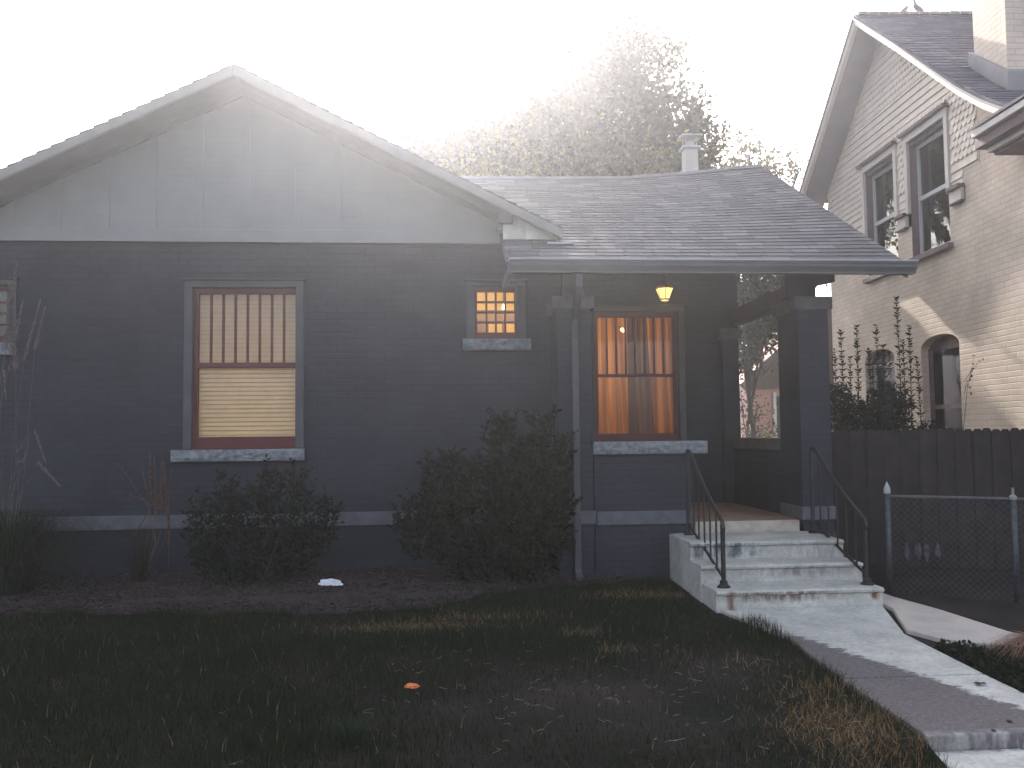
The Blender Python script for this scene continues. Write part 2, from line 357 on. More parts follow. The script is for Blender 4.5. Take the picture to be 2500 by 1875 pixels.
def shingles(name, S_, nu, nv, ulen, matn, parent, lift=.012, over=.01, thick=.03, vb=1, label=None):
    """S_(u,v) -> point on the roof plane, v=0 at the eave; every course is a wedge with a raised lower lip"""
    vs, fs, uvs = [], [], []
    for j in range(nv):
        v0 = max(0, (j-over*nv*0)/nv); v1 = (j+1)/nv
        wob = rnd.uniform(-.0012, .0012)
        for i in range(nu+1):
            u = i/nu; a = Vector(S_(u, v0)); b = Vector(S_(u, v1)); e = Vector(S_(min(u+.01, 1), v0)) - Vector(S_(max(u-.01, 0), v0))
            nrm = e.cross(b-a).normalized(); nrm = -nrm if nrm.z < 0 else nrm
            vs += [a - nrm*.02, a + nrm*(lift+wob), b + nrm*.001]
            jit = 0
        base = len(vs)-3*(nu+1)
        for i in range(nu):
            p = base+3*i; q = p+3
            fs.append((p, q, q+1, p+1)); uvs.append([(i/nu*ulen, j+.2), ((i+1)/nu*ulen, j+.2), ((i+1)/nu*ulen, j+.2), (i/nu*ulen, j+.2)])
            fs.append((p+1, q+1, q+2, p+2)); uvs.append([(i/nu*ulen, j+.2), ((i+1)/nu*ulen, j+.2), ((i+1)/nu*ulen, j+.8), (i/nu*ulen, j+.8)])
        # end caps show as little steps along the rake
        for i in (0, nu):
            p = base+3*i; fs.append((p, p+1, p+2)); uvs.append([(0, j+.5)]*3)
    # body below
    for (u0_, u1_) in [(i/nu, (i+1)/nu) for i in range(nu)]:
        for v0, v1 in [(q/vb, (q+1)/vb) for q in range(vb)]:
            a, b, c, d = [Vector(S_(*q)) for q in ((u0_, v0), (u1_, v0), (u1_, v1), (u0_, v1))]
            n = (b-a).cross(d-a).normalized(); n = -n if n.z < 0 else n
            k = len(vs); vs += [q - n*thick for q in (a, b, c, d)] + [q - n*.004 for q in (a, b, c, d)]
            for f in ((3,2,1,0), (4,5,6,7), (0,1,5,4), (1,2,6,5), (2,3,7,6), (3,0,4,7)):
                fs.append(tuple(k+q for q in f)); uvs.append([(0, .5)]*4)
    me = bpy.data.meshes.new(name); me.from_pydata([tuple(q) for q in vs], [], fs)
    ul = me.uv_layers.new(name='UVMap'); flat = [c for f in uvs for q in f for c in q]; ul.data.foreach_set('uv', flat); me.update()
    return put(name, me, M[matn], parent, label)

def wall_holes(mb, x0, x1, z0, z1, yf, yb, holes, topf=None):
    xs = sorted({x0, x1, *[h[0] for h in holes], *[h[1] for h in holes]}); zs = sorted({z0, z1, *[h[2] for h in holes], *[h[3] for h in holes]})
    def inh(x, z): return any(h[0] < x < h[1] and h[2] < z < h[3] for h in holes)
    for i in range(len(xs)-1):
        for j in range(len(zs)-1):
            if inh((xs[i]+xs[i+1])/2, (zs[j]+zs[j+1])/2): continue
            for y in (yf, yb): mb.poly([(xs[i],y,zs[j]), (xs[i+1],y,zs[j]), (xs[i+1],y,zs[j+1]), (xs[i],y,zs[j+1])])
    for (a, b, c, d) in holes + [(x0, x1, z0, z1)]:
        mb.poly([(a,yf,c),(a,yb,c),(a,yb,d),(a,yf,d)]); mb.poly([(b,yf,c),(b,yb,c),(b,yb,d),(b,yf,d)])
        mb.poly([(a,yf,c),(b,yf,c),(b,yb,c),(a,yb,c)]); mb.poly([(a,yf,d),(b,yf,d),(b,yb,d),(a,yb,d)])
    return mb

def rock_sill(x0, x1, yf, yb, z0, z1, parent, matn='sillm', amp=.032, name='sill'):
    nx = max(8, int((x1-x0)/.02)); nz_ = 6; vs, fs = [], []
    for i in range(nx+1):
        for j in range(nz_+1):
            x = x0+(x1-x0)*i/nx; z = z0+(z1-z0)*j/nz_
            e = min(1, min(j, nz_-j)/1.5)*min(1, min(i, nx-i)/1.5)
            d = (noise.noise(Vector((x*9, z*14, 3.1)))*.7+noise.noise(Vector((x*25, z*30, 1.1)))*.5)*amp*e
            vs.append((x, yf-.012*e-d, z))
    for i in range(nx):
        for j in range(nz_):
            a = i*(nz_+1)+j; fs.append((a, a+nz_+1, a+nz_+2, a+1))
    mb = MB(); mb.v = vs; mb.f = fs
    mb.poly([(x0,yf,z1),(x1,yf,z1),(x1,yb,z1),(x0,yb,z1)]); mb.poly([(x0,yf,z0),(x0,yb,z0),(x1,yb,z0),(x1,yf,z0)])
    mb.poly([(x0,yf,z0),(x0,yf,z1),(x0,yb,z1),(x0,yb,z0)]); mb.poly([(x1,yf,z0),(x1,yb,z0),(x1,yb,z1),(x1,yf,z1)])
    return mb.put(name, M[matn], parent)

# ================================================================== THE SETTING
gy = [-18, -12, -8, -6.5, -5.25, -4.9, -4, -2.9, -2.1, -1, 0, 3, 20, 58]
gx = [-58, -30, -12, -6, -3, 0, 2.65, 2.68, 3.58, 3.61, 6, 12, 30, 58]
mb = MB(); mb.v = [(x, y, gz(y)-.012-(.3 if 2.66 < x < 3.6 and y < -3.5 else 0)) for y in gy for x in gx]
mb.f = [(j*len(gx)+i, j*len(gx)+i+1, (j+1)*len(gx)+i+1, (j+1)*len(gx)+i) for j in range(len(gy)-1) for i in range(len(gx)-1)]
def lawn_mat():
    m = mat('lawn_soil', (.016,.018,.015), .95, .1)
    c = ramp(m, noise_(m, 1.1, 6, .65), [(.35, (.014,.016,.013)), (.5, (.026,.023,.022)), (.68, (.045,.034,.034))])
    L(m, c, bsdf(m).inputs['Base Color']); bump(m, noise_(m, 35, 5, .7), .9, .03); return m
M['lawn'] = lawn_mat()
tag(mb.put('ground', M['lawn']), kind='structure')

def bed_edge(x):    # street-side edge of the mulch bed
    return float(np.interp(x, [-7, -4.2, -3.4, -2.4, -.65, .1, .45, 1.1, 2.0], [-1.3, -1.4, -1.5, -1.62, -1.80, -1.5, -1.05, -.85, -.6])) + .06*math.sin(x*7)+.04*math.sin(x*17+1)
mb = MB(); nx = 70; ny = 14
for i in range(nx+1):
    x = -7+(1.95+7)*i/nx
    for j in range(ny+1):
        y = -.02 + (bed_edge(x)+.02)*j/ny
        h = .035*noise.noise(Vector((x*2.3, y*2.3, 0)))+.02*noise.noise(Vector((x*8, y*8, 2)))+.05*(1-j/ny)
        mb.v.append((x, y, gz(y)+.004+max(0, h+.03)*min(1, (ny-j)/3)))
mb.f = [(i*(ny+1)+j, i*(ny+1)+j+1, (i+1)*(ny+1)+j+1, (i+1)*(ny+1)+j) for i in range(nx) for j in range(ny)]
tag(mb.put('mulch_bed', M['soil'], smooth=True), kind='structure')

# front walk: slabs with a joint line between them, then one step down
mb = MB()
def slab(y0, y1, z0, z1, xl0, xr0, xl1, xr1, t=.12):      # y0 nearer the house
    mb.hexa([(xl1,y1,z1-t),(xr1,y1,z1-t),(xr0,y0,z0-t),(xl0,y0,z0-t),(xl1,y1,z1),(xr1,y1,z1),(xr0,y0,z0),(xl0,y0,z0)])
slab(-2.905, -3.93, -.185, -.235, 2.66, 3.60, 2.62, 3.62)
slab(-3.945, -4.92, -.237, -.285, 2.62, 3.62, 2.66, 3.68)
slab(-4.93, -6.2, -.365, -.42, 2.66, 3.75, 2.6, 3.9)
slab(-6.21, -8.6, -.422, -.45, 2.6, 3.9, 2.5, 4.0)
tag(mb.put('front_walk', M['conc'], bevel=.012), kind='structure')
mb = MB(); sp = [(3.92, -1.0), (4.08, -1.2), (4.14, -1.79), (4.28, -2.3), (4.42, -3.0), (4.6, -3.35), (4.25, -3.36), (3.98, -3.28), (3.78, -3.12), (3.66, -2.86), (3.90, -2.2)]
mb.extr([(x, y, gz(y)-.10) for x, y in sp], (0, 0, .125))
tag(mb.put('side_path', vary('path_concrete', (.36,.33,.31), (.46,.42,.39), 3, .9, .4, 120, .004), bevel=.01), kind='structure')

# ================================================================== THE GREY BRICK HOUSE
H = thing('brick_house', (0, 4, -.1), 'dark grey painted brick bungalow with a wide front gable, red sashes and a recessed porch', 'house')
WIN = [(-2.70, -1.58, 1.28, 3.03), (.34, .85, 2.46, 3.05), (-5.09, -4.59, 2.43, 3.05)]
mb = MB(); wall_holes(mb, -5.6, 1.22, -.2, 3.519, 0, .30, WIN)
mb.box(-5.6, -5.3, .30, 6.6, -.2, 3.5)                     # left flank
mb.box(-5.6, 4.03, 6.6, 6.9, -.2, 3.2)
mb.put('front_wall', M['brick'], H)
# gable field above: board and batten
def grz(x): return 5.26-.5*abs(x+2.16)-.02
mb = MB(); mb.extr([(-5.55, -.018, 3.52), (.92, -.018, 3.52), (.92, -.018, grz(.92)), (-2.16, -.018, grz(-2.16)), (-5.55, -.018, grz(-5.55))], (0, .3, 0))
g = mb.put('gable_wall', M['gable'], H)
for k in range(-6, 7):
    x = -2.09+.4935*k - .0
    if x > .9 or x < -5.4: continue
    MB().box(x-.085, x, -.034, -.0185, 3.66, grz(x-.04)-.03).put('batten', M['gable'], g)
mb = MB()                                               # lapped boards between the battens
z = 3.66
while z < 5.1:
    hw = (5.22-z)/.5
    x0, x1 = max(-5.5, -2.16-hw), min(.85, -2.16+hw)
    mb.hexa([(x0,-.0215,z),(x1,-.0215,z),(x1,-.0185,z),(x0,-.0185,z),(x0,-.0195,z+.07),(x1,-.0195,z+.07),(x1,-.0185,z+.07),(x0,-.0185,z+.07)])
    z += .0735
mb.put('lap_boards', M['gable'], g)
MB().box(-5.58, .94, -.045, .0, 3.5195, 3.66).put('gable_rail', M['gable'], g, bevel=.004)
mb = MB()
for sgn in (-1, 1):
    xe = 1.0 if sgn > 0 else -5.6
    mb.extr([(-2.16, -.042, 5.255), (xe, -.042, 5.255-.5*abs(xe+2.16)), (xe, -.042, 5.255-.5*abs(xe+2.16)-.10), (-2.16, -.042, 5.145)], (0, .022, 0))
mb.put('frieze', M['barge'], H)
# main gable roof, ridge towards the back
for sgn, xe, ze in ((1, 1.28, 3.59), (-1, -6.1, 3.34)):
    def Sf(u, v, sgn=sgn, xe=xe, ze=ze):
        y = -.5 + u*7.8 if sgn > 0 else 7.3-u*7.8
        return (xe+(-2.16-xe)*v, y, ze+(5.305-ze)*v)
    shingles('gable_roof', Sf, 1, 28, 7.8, 'shingle', H, lift=.016, thick=.045)
    mb = MB(); nrm = (0, .032, 0)
    dz = .095
    mb.extr([(-2.16, -.53, 5.285), (xe, -.53, ze-.02), (xe, -.53, ze-.02-dz), (-2.16, -.53, 5.285-dz-.01)], nrm)
    mb.put('barge_board', M['barge'], H, bevel=.004)
    mb = MB()
    mb.extr([(-2.16, -.497, 5.245), (xe-.03*sgn, -.497, ze-.06), (xe-.03*sgn, -.497, ze-.08), (-2.16, -.497, 5.225)], (0, .47, 0))
    mb.put('soffit', M['soffit'], H)
MB().box(.60, .76, -.40, -.045, 3.66, 3.80).put('purlin_end', M['soffit'], H, bevel=.01)
# flashing between the rake and the porch roof
mb = MB(); mb.extr([(.655, -.36, 3.50), (.655, -.36, 3.80), (.70, -.36, 3.83), (.92, -.36, 3.72), (.92, -.36, 3.50)], (0, .006, 0))
fl = mb.put('flashing', M['flash'], H)
mb = MB(); mb.extr([(.90, -.368, 3.50), (.90, -.368, 3.735), (1.24, -.368, 3.555), (1.24, -.368, 3.50)], (0, .006, 0))
mb.put('flashing', vary('flashing_pale', (.60,.57,.52), (.72,.70,.66), 6, .5, .3, 10, .01), H)
MB().box(1.12, 1.40, -.50, -.40, 3.425, 3.44).put('flashing', M['lip'], H)

# stone water table
MB().box(-5.62, 1.225, -.035, .02, .44, .585).put('stone_band', M['band'], H, bevel=.006)

# windows of the front wall
def window(x0, x1, z0, z1, y, pane, cols, rows, meet=None, tw=.075, sill=None, trimtop=.07, name='window', dark=False):
    """x0..x1/z0..z1 the opening, pane the visible glass rectangle"""
    wn = MB()
    wn.box(x0-tw, x0+.012, y-.03, y+.05, z0+.001, z1+.0); wn.box(x1-.012, x1+tw, y-.03, y+.05, z0+.001, z1+.0)
    wn.box(x0-tw, x1+tw, y-.032, y+.05, z1, z1+trimtop)
    wo = wn.put(name, M['trim'], H, bevel=.005)
    MB().box(x0-tw-.02, x1+tw+.02, y-.06, y+.02, z1+trimtop+.001, z1+trimtop+.022).put('head_cap', M['brown_cap'], wo, bevel=.004)
    px0, px1, pz0, pz1 = pane; f = MB(); ys = y+.055; d = .04
    f.box(x0+.013, px0, ys-.02, ys+d, z0+.002, z1-.001); f.box(px1, x1-.013, ys-.02, ys+d, z0+.002, z1-.001)
    f.box(px0, px1, ys-.02, ys+d, z0+.002, pz0); f.box(px0, px1, ys-.02, ys+d, pz1, z1-.001)
    if meet: f.box(px0, px1, ys-.015, ys+d, meet[0], meet[1])
    f.put('sash', M['red'], wo, bevel=.004)
    mu = MB(); zb = meet[1] if meet else pz0
    for k in range(1, cols):
        x = px0+(px1-px0)*k/cols; mu.box(x-.011, x+.011, ys-.008, ys+.03, zb, pz1)
    for k in range(1, rows):
        z = zb+(pz1-zb)*k/rows; mu.box(px0, px1, ys-.006, ys+.028, z-.011, z+.011)
    mu.put('muntins', M['red'], wo)
    MB().box(px0-.005, px1+.005, ys+.012, ys+.016, pz0-.005, pz1+.005).put('glass', M['glass'], wo)
    if sill: rock_sill(sill[0], sill[1], y-.075, y+.06, sill[2], sill[3], wo)
    return wo
M['brown_cap'] = mat('dark_cap', (.05,.038,.045), .7)
window(-2.70, -1.58, 1.28, 3.03, 0, (-2.64, -1.60, 1.41, 2.965), 8, 1, (2.155, 2.215), sill=(-2.885, -1.49, 1.15, 1.275))
window(.34, .85, 2.46, 3.05, 0, (.385, .805, 2.54, 2.995), 4, 4, sill=(.22, .975, 2.335, 2.458), trimtop=.05)
window(-5.09, -4.59, 2.43, 3.05, 0, (-5.04, -4.64, 2.51, 2.995), 4, 4, sill=(-5.2, -4.515, 2.30, 2.428), trimtop=.05)

# rooms behind the lit windows
def room(x0, x1, y0, y1, z0, z1, m, name='room'):
    mb = MB(); t = .02
    mb.box(x0, x1, y1, y1+t, z0, z1); mb.box(x0-t, x0, y0, y1, z0, z1); mb.box(x1, x1+t, y0, y1, z0, z1)
    mb.box(x0, x1, y0, y1, z1, z1+t); mb.box(x0, x1, y0, y1, z0-t, z0)
    return mb.put(name, m, H)
def plight(name, loc, e, col, r=.06):
    l = bpy.data.lights.new(name, 'POINT'); l.energy = e; l.color = col; l.shadow_soft_size = r
    o = bpy.data.objects.new(name, l); COL.objects.link(o); o.location = loc; return o
room(-3.4, -.9, .31, 3.2, .6, 3.3, M['roomw'])
plight('room_lamp', (-2.1, 1.5, 1.15), 17, (1, .92, .78), .25)
BLZ = (1.36, 3.02)
bl = thing('window_blind', (-2.12, .16, 3.0), 'cream slatted blind closed behind the large red-framed window under the gable', 'blind')
mb = MB(); z = 1.38; 
while z < 2.90:
    mb.hexa([(-2.67,.168,z),(-1.575,.168,z),(-1.575,.1685,z),(-2.67,.1685,z),(-2.67,.176,z+.052),(-1.575,.176,z+.052),(-1.575,.1765,z+.052),(-2.67,.1765,z+.052)])
    z += .048
mb.put('slats', M['blind'], bl)
mb = MB(); z = 1.376  # thin darker strips stand in for the shade line under each slat
while z < 2.90: mb.box(-2.67, -1.575, .163, .1675, z, z+.009); z += .048
mb.put('slat_shade_lines', M['blindshade'], bl)
MB().box(-2.67, -1.575, .15, .19, 2.91, 3.0).put('head_rail', M['blind'], bl)
# small room with brown cabinet front
room(-.5, 1.6, .31, 3.6, 1.0, 3.75, M['roomw'], 'room')
plight('ceiling_lamp_glow', (.86, 1.7, 3.45), 21, (1, .84, .48), .1)
mb = MB()
def qbox(xa, ya, xb, yb, Yc):
    p, q = at(xa, ya, Yc), at(xb, yb, Yc); mb.box(min(p.x, q.x), max(p.x, q.x), Yc, Yc+.08, min(p.z, q.z), max(p.z, q.z))
qbox(1155, 757, 1262, 784, 2.5); qbox(1155, 784.5, 1185, 812, 2.5); qbox(1186, 786, 1193, 812, 2.49); qbox(1227, 786, 1232, 812, 2.49); qbox(1193, 786, 1226, 789, 2.48)
cab = thing('wall_cabinet', (.3, 2.6, 2.2), 'dark brown wood cabinet seen through the small lit window', 'cabinet')
mb.put('cabinet_front', M['roomd'], cab)
bc_ = at(1229, 747, 1.8); LBX = bc_.x
lb = thing('light_bulb', tuple(bc_), 'bare lit bulb glowing inside the small sixteen-pane window', 'bulb')
MB().lathe((bc_.x, 1.8, bc_.z-.05), [(.004, 0), (.014, .010), (.018, .025), (.015, .045), (.010, .06), (.010, .07)]).put('globe', M['bulb'], lb, smooth=True)
MB().tube([(bc_.x, 1.8, bc_.z+.04), (bc_.x, 1.8, 3.75)], .006).put('cord', M['iron'], lb)

# ------------------------------------------------------------------ porch
mb = MB()
wall_holes(mb, 1.22, 4.03, .3, 4.5, 2.0, 2.3, [(2.02, 3.20, 1.28, 3.05)])
mb.box(1.22, 1.5, .02, 2.0, -.2, 3.4)                    # left flank of the porch
mb.put('porch_wall', M['brick'], H)
mb = MB(); mb.box(3.73, 4.03, 2.3, 6.6, -.2, 3.0); mb.put('side_wall', M['brick'], H)
mb = MB(); mb.box(1.58, 2.62, -.5, -.22, -.25, 1.185)    # front parapet
mb.put('parapet', M['brick'], H, bevel=.004)
mb = MB(); mb.box(3.86, 4.16, .1, 1.8, -.2, 1.19); mb.put('parapet', M['brick'], H, bevel=.004)
rock_sill(1.57, 2.79, -.55, -.18, 1.185, 1.315, H, name='coping')
mb = MB().box(3.83, 4.2, .1, 1.8, 1.19, 1.33).put('coping', M['cap'], H, bevel=.01)
MB().box(1.60, 2.64, -.527, -.45, .445, .585).put('stone_band', M['band'], H, bevel=.006)
# columns
def column(x0, x1, y0, y1, base=True, zc=2.86, z0=.32):
    c = MB().box(x0, x1, y0, y1, z0 if base else .46, zc-.14).put('column', M['brick'], H, bevel=.006)
    rock = MB().box(x0-.05, x1+.04, y0-.04, y1+.04, zc-.14, zc); rock.put('capital', M['cap'], c, bevel=.012)
    if base: MB().box(x0-.02, x1+.02, y0-.03, y1+.02, .46, .60).put('base_stone', M['band'], c, bevel=.008)
    return c
column(1.20, 1.57, -.5, 0.02, z0=-.25)
column(3.83, 4.17, -.5, .08)
column(3.76, 3.98, 1.86, 1.99, False, 2.80)
MB().box(3.80, 4.19, -.49, .1, -.25, .32).put('column_plinth', vary('plinth_brick', (.05,.042,.045), (.07,.06,.065), 8, .9, .5, 30, .01), H, bevel=.005)
# floor slab
MB().box(1.5, 3.86, -.2, 2.0, .30, .462).box(2.62, 3.80, -.46, -.2, .30, .4618).put('porch_floor', M['floor'], H, bevel=.006)
MB().box(2.66, 3.795, -.475, -.4605, .31, .458).put('slab_edge', M['floorlip'], H)
# side beam, front plate stub, rafters
MB().box(3.90, 4.08, -.42, 2.0, 2.862, 3.06).put('side_beam', M['porchceil'], H, bevel=.008)
mb = MB(); mb.extr([(3.74, -.42, 2.862), (4.02, -.42, 2.862), (4.10, -.42, 3.0), (4.30, -.42, 3.04), (4.30, -.42, 3.12), (3.74, -.42, 3.12)], (0, .10, 0)); mb.put('corbel', M['porchceil'], H, bevel=.006)
mb = MB(); mb.extr([(1.28, -.42, 2.862), (1.50, -.42, 2.862), (1.50, -.42, 3.12), (1.28, -.42, 3.12)], (0, .10, 0)); mb.put('corbel', M['porchceil'], H, bevel=.006)
def rz(x):   # the sagging ridge
    return float(np.interp(x, [-3, .45, 1.6, 2.76, 3.6, 4.75], [5.13, 5.145, 5.15, 5.175, 5.25, 5.38]))
def Sp(u, v):
    x = -2+6.77*u; 
    if v < .115/1: x = x
    ze = 3.10; y = -1.1+4.05*v
    if x < .64 and v < .26: pass
    return (x, y, ze+(rz(x)-ze)*v)
def Sp_front(u, v):          # the low part left of X .64 stops at the main wall
    x = .64+4.13*u; return (x, -1.1+4.05*v, 3.10+(rz(x)-3.10)*v)
def Sp_left(u, v):
    x = -2+2.64*u; v2 = .30+.70*v; return (x, -1.1+4.05*v2, 3.10+(rz(x)-3.10)*v2)
pr = shingles('porch_roof', Sp_front, 22, 34, 4.13, 'shingle', H, lift=.009, thick=.05)
shingles('porch_roof', Sp_left, 8, 24, 2.64, 'shingle', H, lift=.009, thick=.05)
def Sp_back(u, v):
    x = 4.77-6.77*u; return (x, 7.3-4.35*v, 2.9+(rz(x)-2.9)*v)
shingles('rear_roof', Sp_back, 12, 40, 6.77, 'shingle', H, lift=.009, thick=.05)
mb = MB()
for i in range(24):
    xa, xb = -2+6.77*i/24, -2+6.77*(i+1)/24-.006
    za, zb_ = rz(xa), rz(xb)
    for s in (-1, 1):
        mb.poly([(xa, 2.95, za+.03), (xb, 2.95, zb_+.03), (xb, 2.95+s*.13, zb_-.045), (xa, 2.95+s*.13, za-.045)])
mb.put('ridge_cap', vary('ridge_shingle', (.11,.108,.125), (.16,.155,.175), 5, .9, .5, 150, .004), H)
# underside boards, fascia, gutter, rake board
mb = MB(); mb.hexa([(.66,-1.06,3.0),(4.74,-1.06,3.0),(4.74,2.0,4.58),(.66,2.0,4.58),(.66,-1.06,3.02),(4.74,-1.06,3.02),(4.74,2.0,4.60),(.66,2.0,4.60)])
mb.put('porch_soffit', M['porchceil'], H)
mb = MB()
mb.extr([(4.74, -1.08, 3.09), (4.74, 2.95, 5.34), (4.74, 2.95, 5.20), (4.74, -1.08, 2.97)], (.03, 0, 0))
mb.put('rake_board', M['soffit'], H)
prof = [(-1.07, 3.105), (-1.20, 3.115), (-1.205, 3.10), (-1.195, 3.085), (-1.19, 3.06), (-1.165, 3.03), (-1.15, 3.005), (-1.07, 3.0)]
mb = MB(); mb.extr([(.655, y, z) for y, z in prof], (4.16, 0, 0)); gt = mb.put('gutter', M['gutter'], H)
MB().box(.65, 4.82, -1.214, -1.196, 3.117, 3.128).put('gutter_lip', M['lip'], gt)
MB().box(.655, 4.80, -1.185, -1.150, 2.992, 2.9995).put('gutter_hem', M['barge'], gt)
# shaded gap to the left of the porch roof: return fascia on the wall
MB().box(.66, .70, -1.06, -.01, 2.99, 3.10).put('eave_return', M['soffit'], H)
# downspout: drops from the gutter, kinks back to the column, runs to the ground
mb = MB(); hw, hd = .035, .028
path = [(1.36, -1.10, 3.0), (1.36, -1.08, 2.88), (1.38, -.66, 2.62), (1.38, -.60, 2.52), (1.385, -.565, 2.40), (1.385, -.565, .0), (1.385, -.60, -.05), (1.385, -.70, -.08)]
vs = []
for i, p in enumerate(path):
    d = (Vector(path[min(i+1, 7)])-Vector(path[max(0, i-1)])).normalized(); a = Vector((1, 0, 0)); b = d.cross(a).normalized()
    vs += [tuple(Vector(p)+a*hw*sx+b*hd*sy) for sx, sy in ((-1,-1), (1,-1), (1,1), (-1,1))]
mb.v = vs; mb.f = [(4*i+k, 4*i+(k+1) % 4, 4*i+4+(k+1) % 4, 4*i+4+k) for i in range(7) for k in range(4)]+[(3,2,1,0), (28,29,30,31)]
mb.put('downspout', M['trim'], H, bevel=.006)
# porch window
window(2.02, 3.20, 1.28, 3.05, 2.0, (2.09, 3.13, 1.40, 2.975), 8, 1, (2.165, 2.205), name='window')
room(1.5, 3.7, 2.31, 4.2, .6, 3.3, M['roomw'])
plight('room_lamp', (2.2, 3.1, 2.5), 5.2, (1, .72, .36), .2)
def curtain(x0, x1, y, z0, z1, lean, m, parent, amp=.03, fr=11, ph=0, name='curtain_panel'):
    vs, fs = [], []; nu, nv = 60, 20
    for i in range(nu+1):
        for j in range(nv+1):
            u, v = i/nu, j/nv; x = x0+(x1-x0)*u + lean*(1-v)*(u if lean > 0 else 1-u); z = z0+(z1-z0)*v
            yy = y+amp*math.sin(fr*u*6.28/2+ph+.6*math.sin(3*v))+amp*.5*math.sin(fr*1.7*u*3.14+2*ph)*(.5+v*.5)
            vs.append((x, yy, z))
    for i in range(nu):
        for j in range(nv): a = i*(nv+1)+j; fs.append((a, a+nv+1, a+nv+2, a+1))
    mb = MB(); mb.v, mb.f = vs, fs; return mb.put(name, m, parent, smooth=True)
ct = thing('curtain', (2.6, 2.22, 3.1), 'orange glowing curtains with a grey-brown middle fold inside the porch window', 'curtain')
curtain(2.0, 2.60, 2.24, 1.3, 3.08, .08, M['curtain'], ct, .04, 9)
curtain(2.72, 3.25, 2.24, 1.3, 3.08, .06, M['curtain'], ct, .04, 8, 1.2)
curtain(2.53, 2.80, 2.195, 1.3, 3.08, .10, M['curtain2'], ct, .018, 4, 2.2)
MB().tube([(1.95, 2.2, 3.11), (3.3, 2.2, 3.11)], .012).put('curtain_rod', M['iron'], ct)

# porch lantern
pl = thing('porch_lantern', (2.71, .8, 3.2), 'lit glass lantern hanging from the porch ceiling above the curtained window', 'lamp')
def ring(r, z, n=6): return [(2.71+r*math.cos(2*math.pi*(k+.35)/n), .8+r*math.sin(2*math.pi*(k+.35)/n), z) for k in range(n)]
a, b = ring(.115, 3.165), ring(.058, 3.035); mb = MB()
for k in range(6): mb.poly([a[k], a[(k+1) % 6], b[(k+1) % 6], b[k]])
mb.poly(ring(.05, 3.018))
mb.put('glass_panes', M['lampglass'], pl)
mb = MB()
for k in range(6):
    mb.tube([a[k], b[k]], .005, 6); mb.tube([a[k], a[(k+1) % 6]], .006, 6); mb.tube([b[k], b[(k+1) % 6]], .007, 6)
c_ = ring(.126, 3.172); t_ = ring(.03, 3.23)
for k in range(6): mb.poly([c_[k], c_[(k+1) % 6], t_[(k+1) % 6], t_[k]])
mb.poly(c_)
mb.tube([(2.71, .8, 3.22), (2.71, .8, 3.98)], .008, 8)
mb.put('lamp_frame', M['iron'], pl)
plight('porch_lantern_glow', (2.71, .8, 2.96), 1.8, (1, .66, .30), .04)

# small chimney with a metal cap behind the ridge
cx, cy = 4.14, 4.5
ch = MB().box(4.03, 4.25, 4.39, 4.61, 4.2, 6.12).put('chimney', vary('chimney_stucco', (.50,.46,.44), (.58,.53,.50), 4, .8, .3), H, bevel=.01)
mb = MB().box(3.99, 4.29, 4.35, 4.65, 6.12, 6.16)
for x in (4.05, 4.23):
    for y in (4.42, 4.58): mb.box(x-.008, x+.008, y-.008, y+.008, 6.16, 6.32)
mb.box(3.97, 4.31, 4.33, 4.67, 6.32, 6.345); mb.box(4.08, 4.20, 4.44, 4.56, 6.16, 6.26)
for k in range(7): mb.box(4.05+.03*k-.002, 4.05+.03*k+.002, 4.419, 4.423, 6.16, 6.32)
mb.put('chimney_cap', vary('cap_metal', (.45,.45,.46), (.55,.54,.54), 5, .5, .1), ch)

# ================================================================== STEPS AND RAILS
st = thing('concrete_steps', (3.13, -1.6, -.2), 'worn pale concrete front steps with rust streaks leading up to the porch', 'steps')
def nosed(x0, x1, yb, yf, z0, z1, xo=0):
    n = 14; vs = []; mb = MB()
    prof = [(yf+.015, z0), (yf+.015, z1-.05), (yf-.012, z1-.035), (yf-.016, z1-.016), (yf-.006, z1-.002), (yf+.02, z1+.002), (yb, z1)]
    prof += [(yb, z0)]
    for i in range(n+1):
        x = x0+(x1-x0)*i/n
        for y, z in prof:
            w_ = .006*noise.noise(Vector((x*6, y*3, z*9)))+.004*noise.noise(Vector((x*20, y*9, z*20)))
            e = -.012 if i in (0, n) else 0
            vs.append((x, y+w_-(e if y < yb else 0), z+w_*.7+(e if z == z1 or z > z1-.02 else 0)*.6))
    k = len(prof); mb.v = vs
    for i in range(n):
        for j in range(k): a_ = i*k+j; b_ = i*k+(j+1) % k; mb.f.append((a_, a_+k, b_+k, b_))
    mb.f.append(tuple(range(k))); mb.f.append(tuple(range(n*k+k-1, n*k-1, -1)))
    return mb
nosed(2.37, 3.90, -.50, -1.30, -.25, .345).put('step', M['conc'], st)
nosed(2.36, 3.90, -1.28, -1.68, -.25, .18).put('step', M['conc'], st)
nosed(2.37, 3.88, -1.66, -2.10, -.3, .02).put('step', M['conc'], st)
mb = MB(); n = 12
mb.hexa([(2.62,-2.90,-.34),(3.62,-2.90,-.34),(3.87,-2.07,-.34),(2.40,-2.07,-.34),(2.62,-2.90,-.188),(3.62,-2.90,-.188),(3.87,-2.07,-.135),(2.40,-2.07,-.135)])
mb.put('footing', M['conc'], st, bevel=.012)

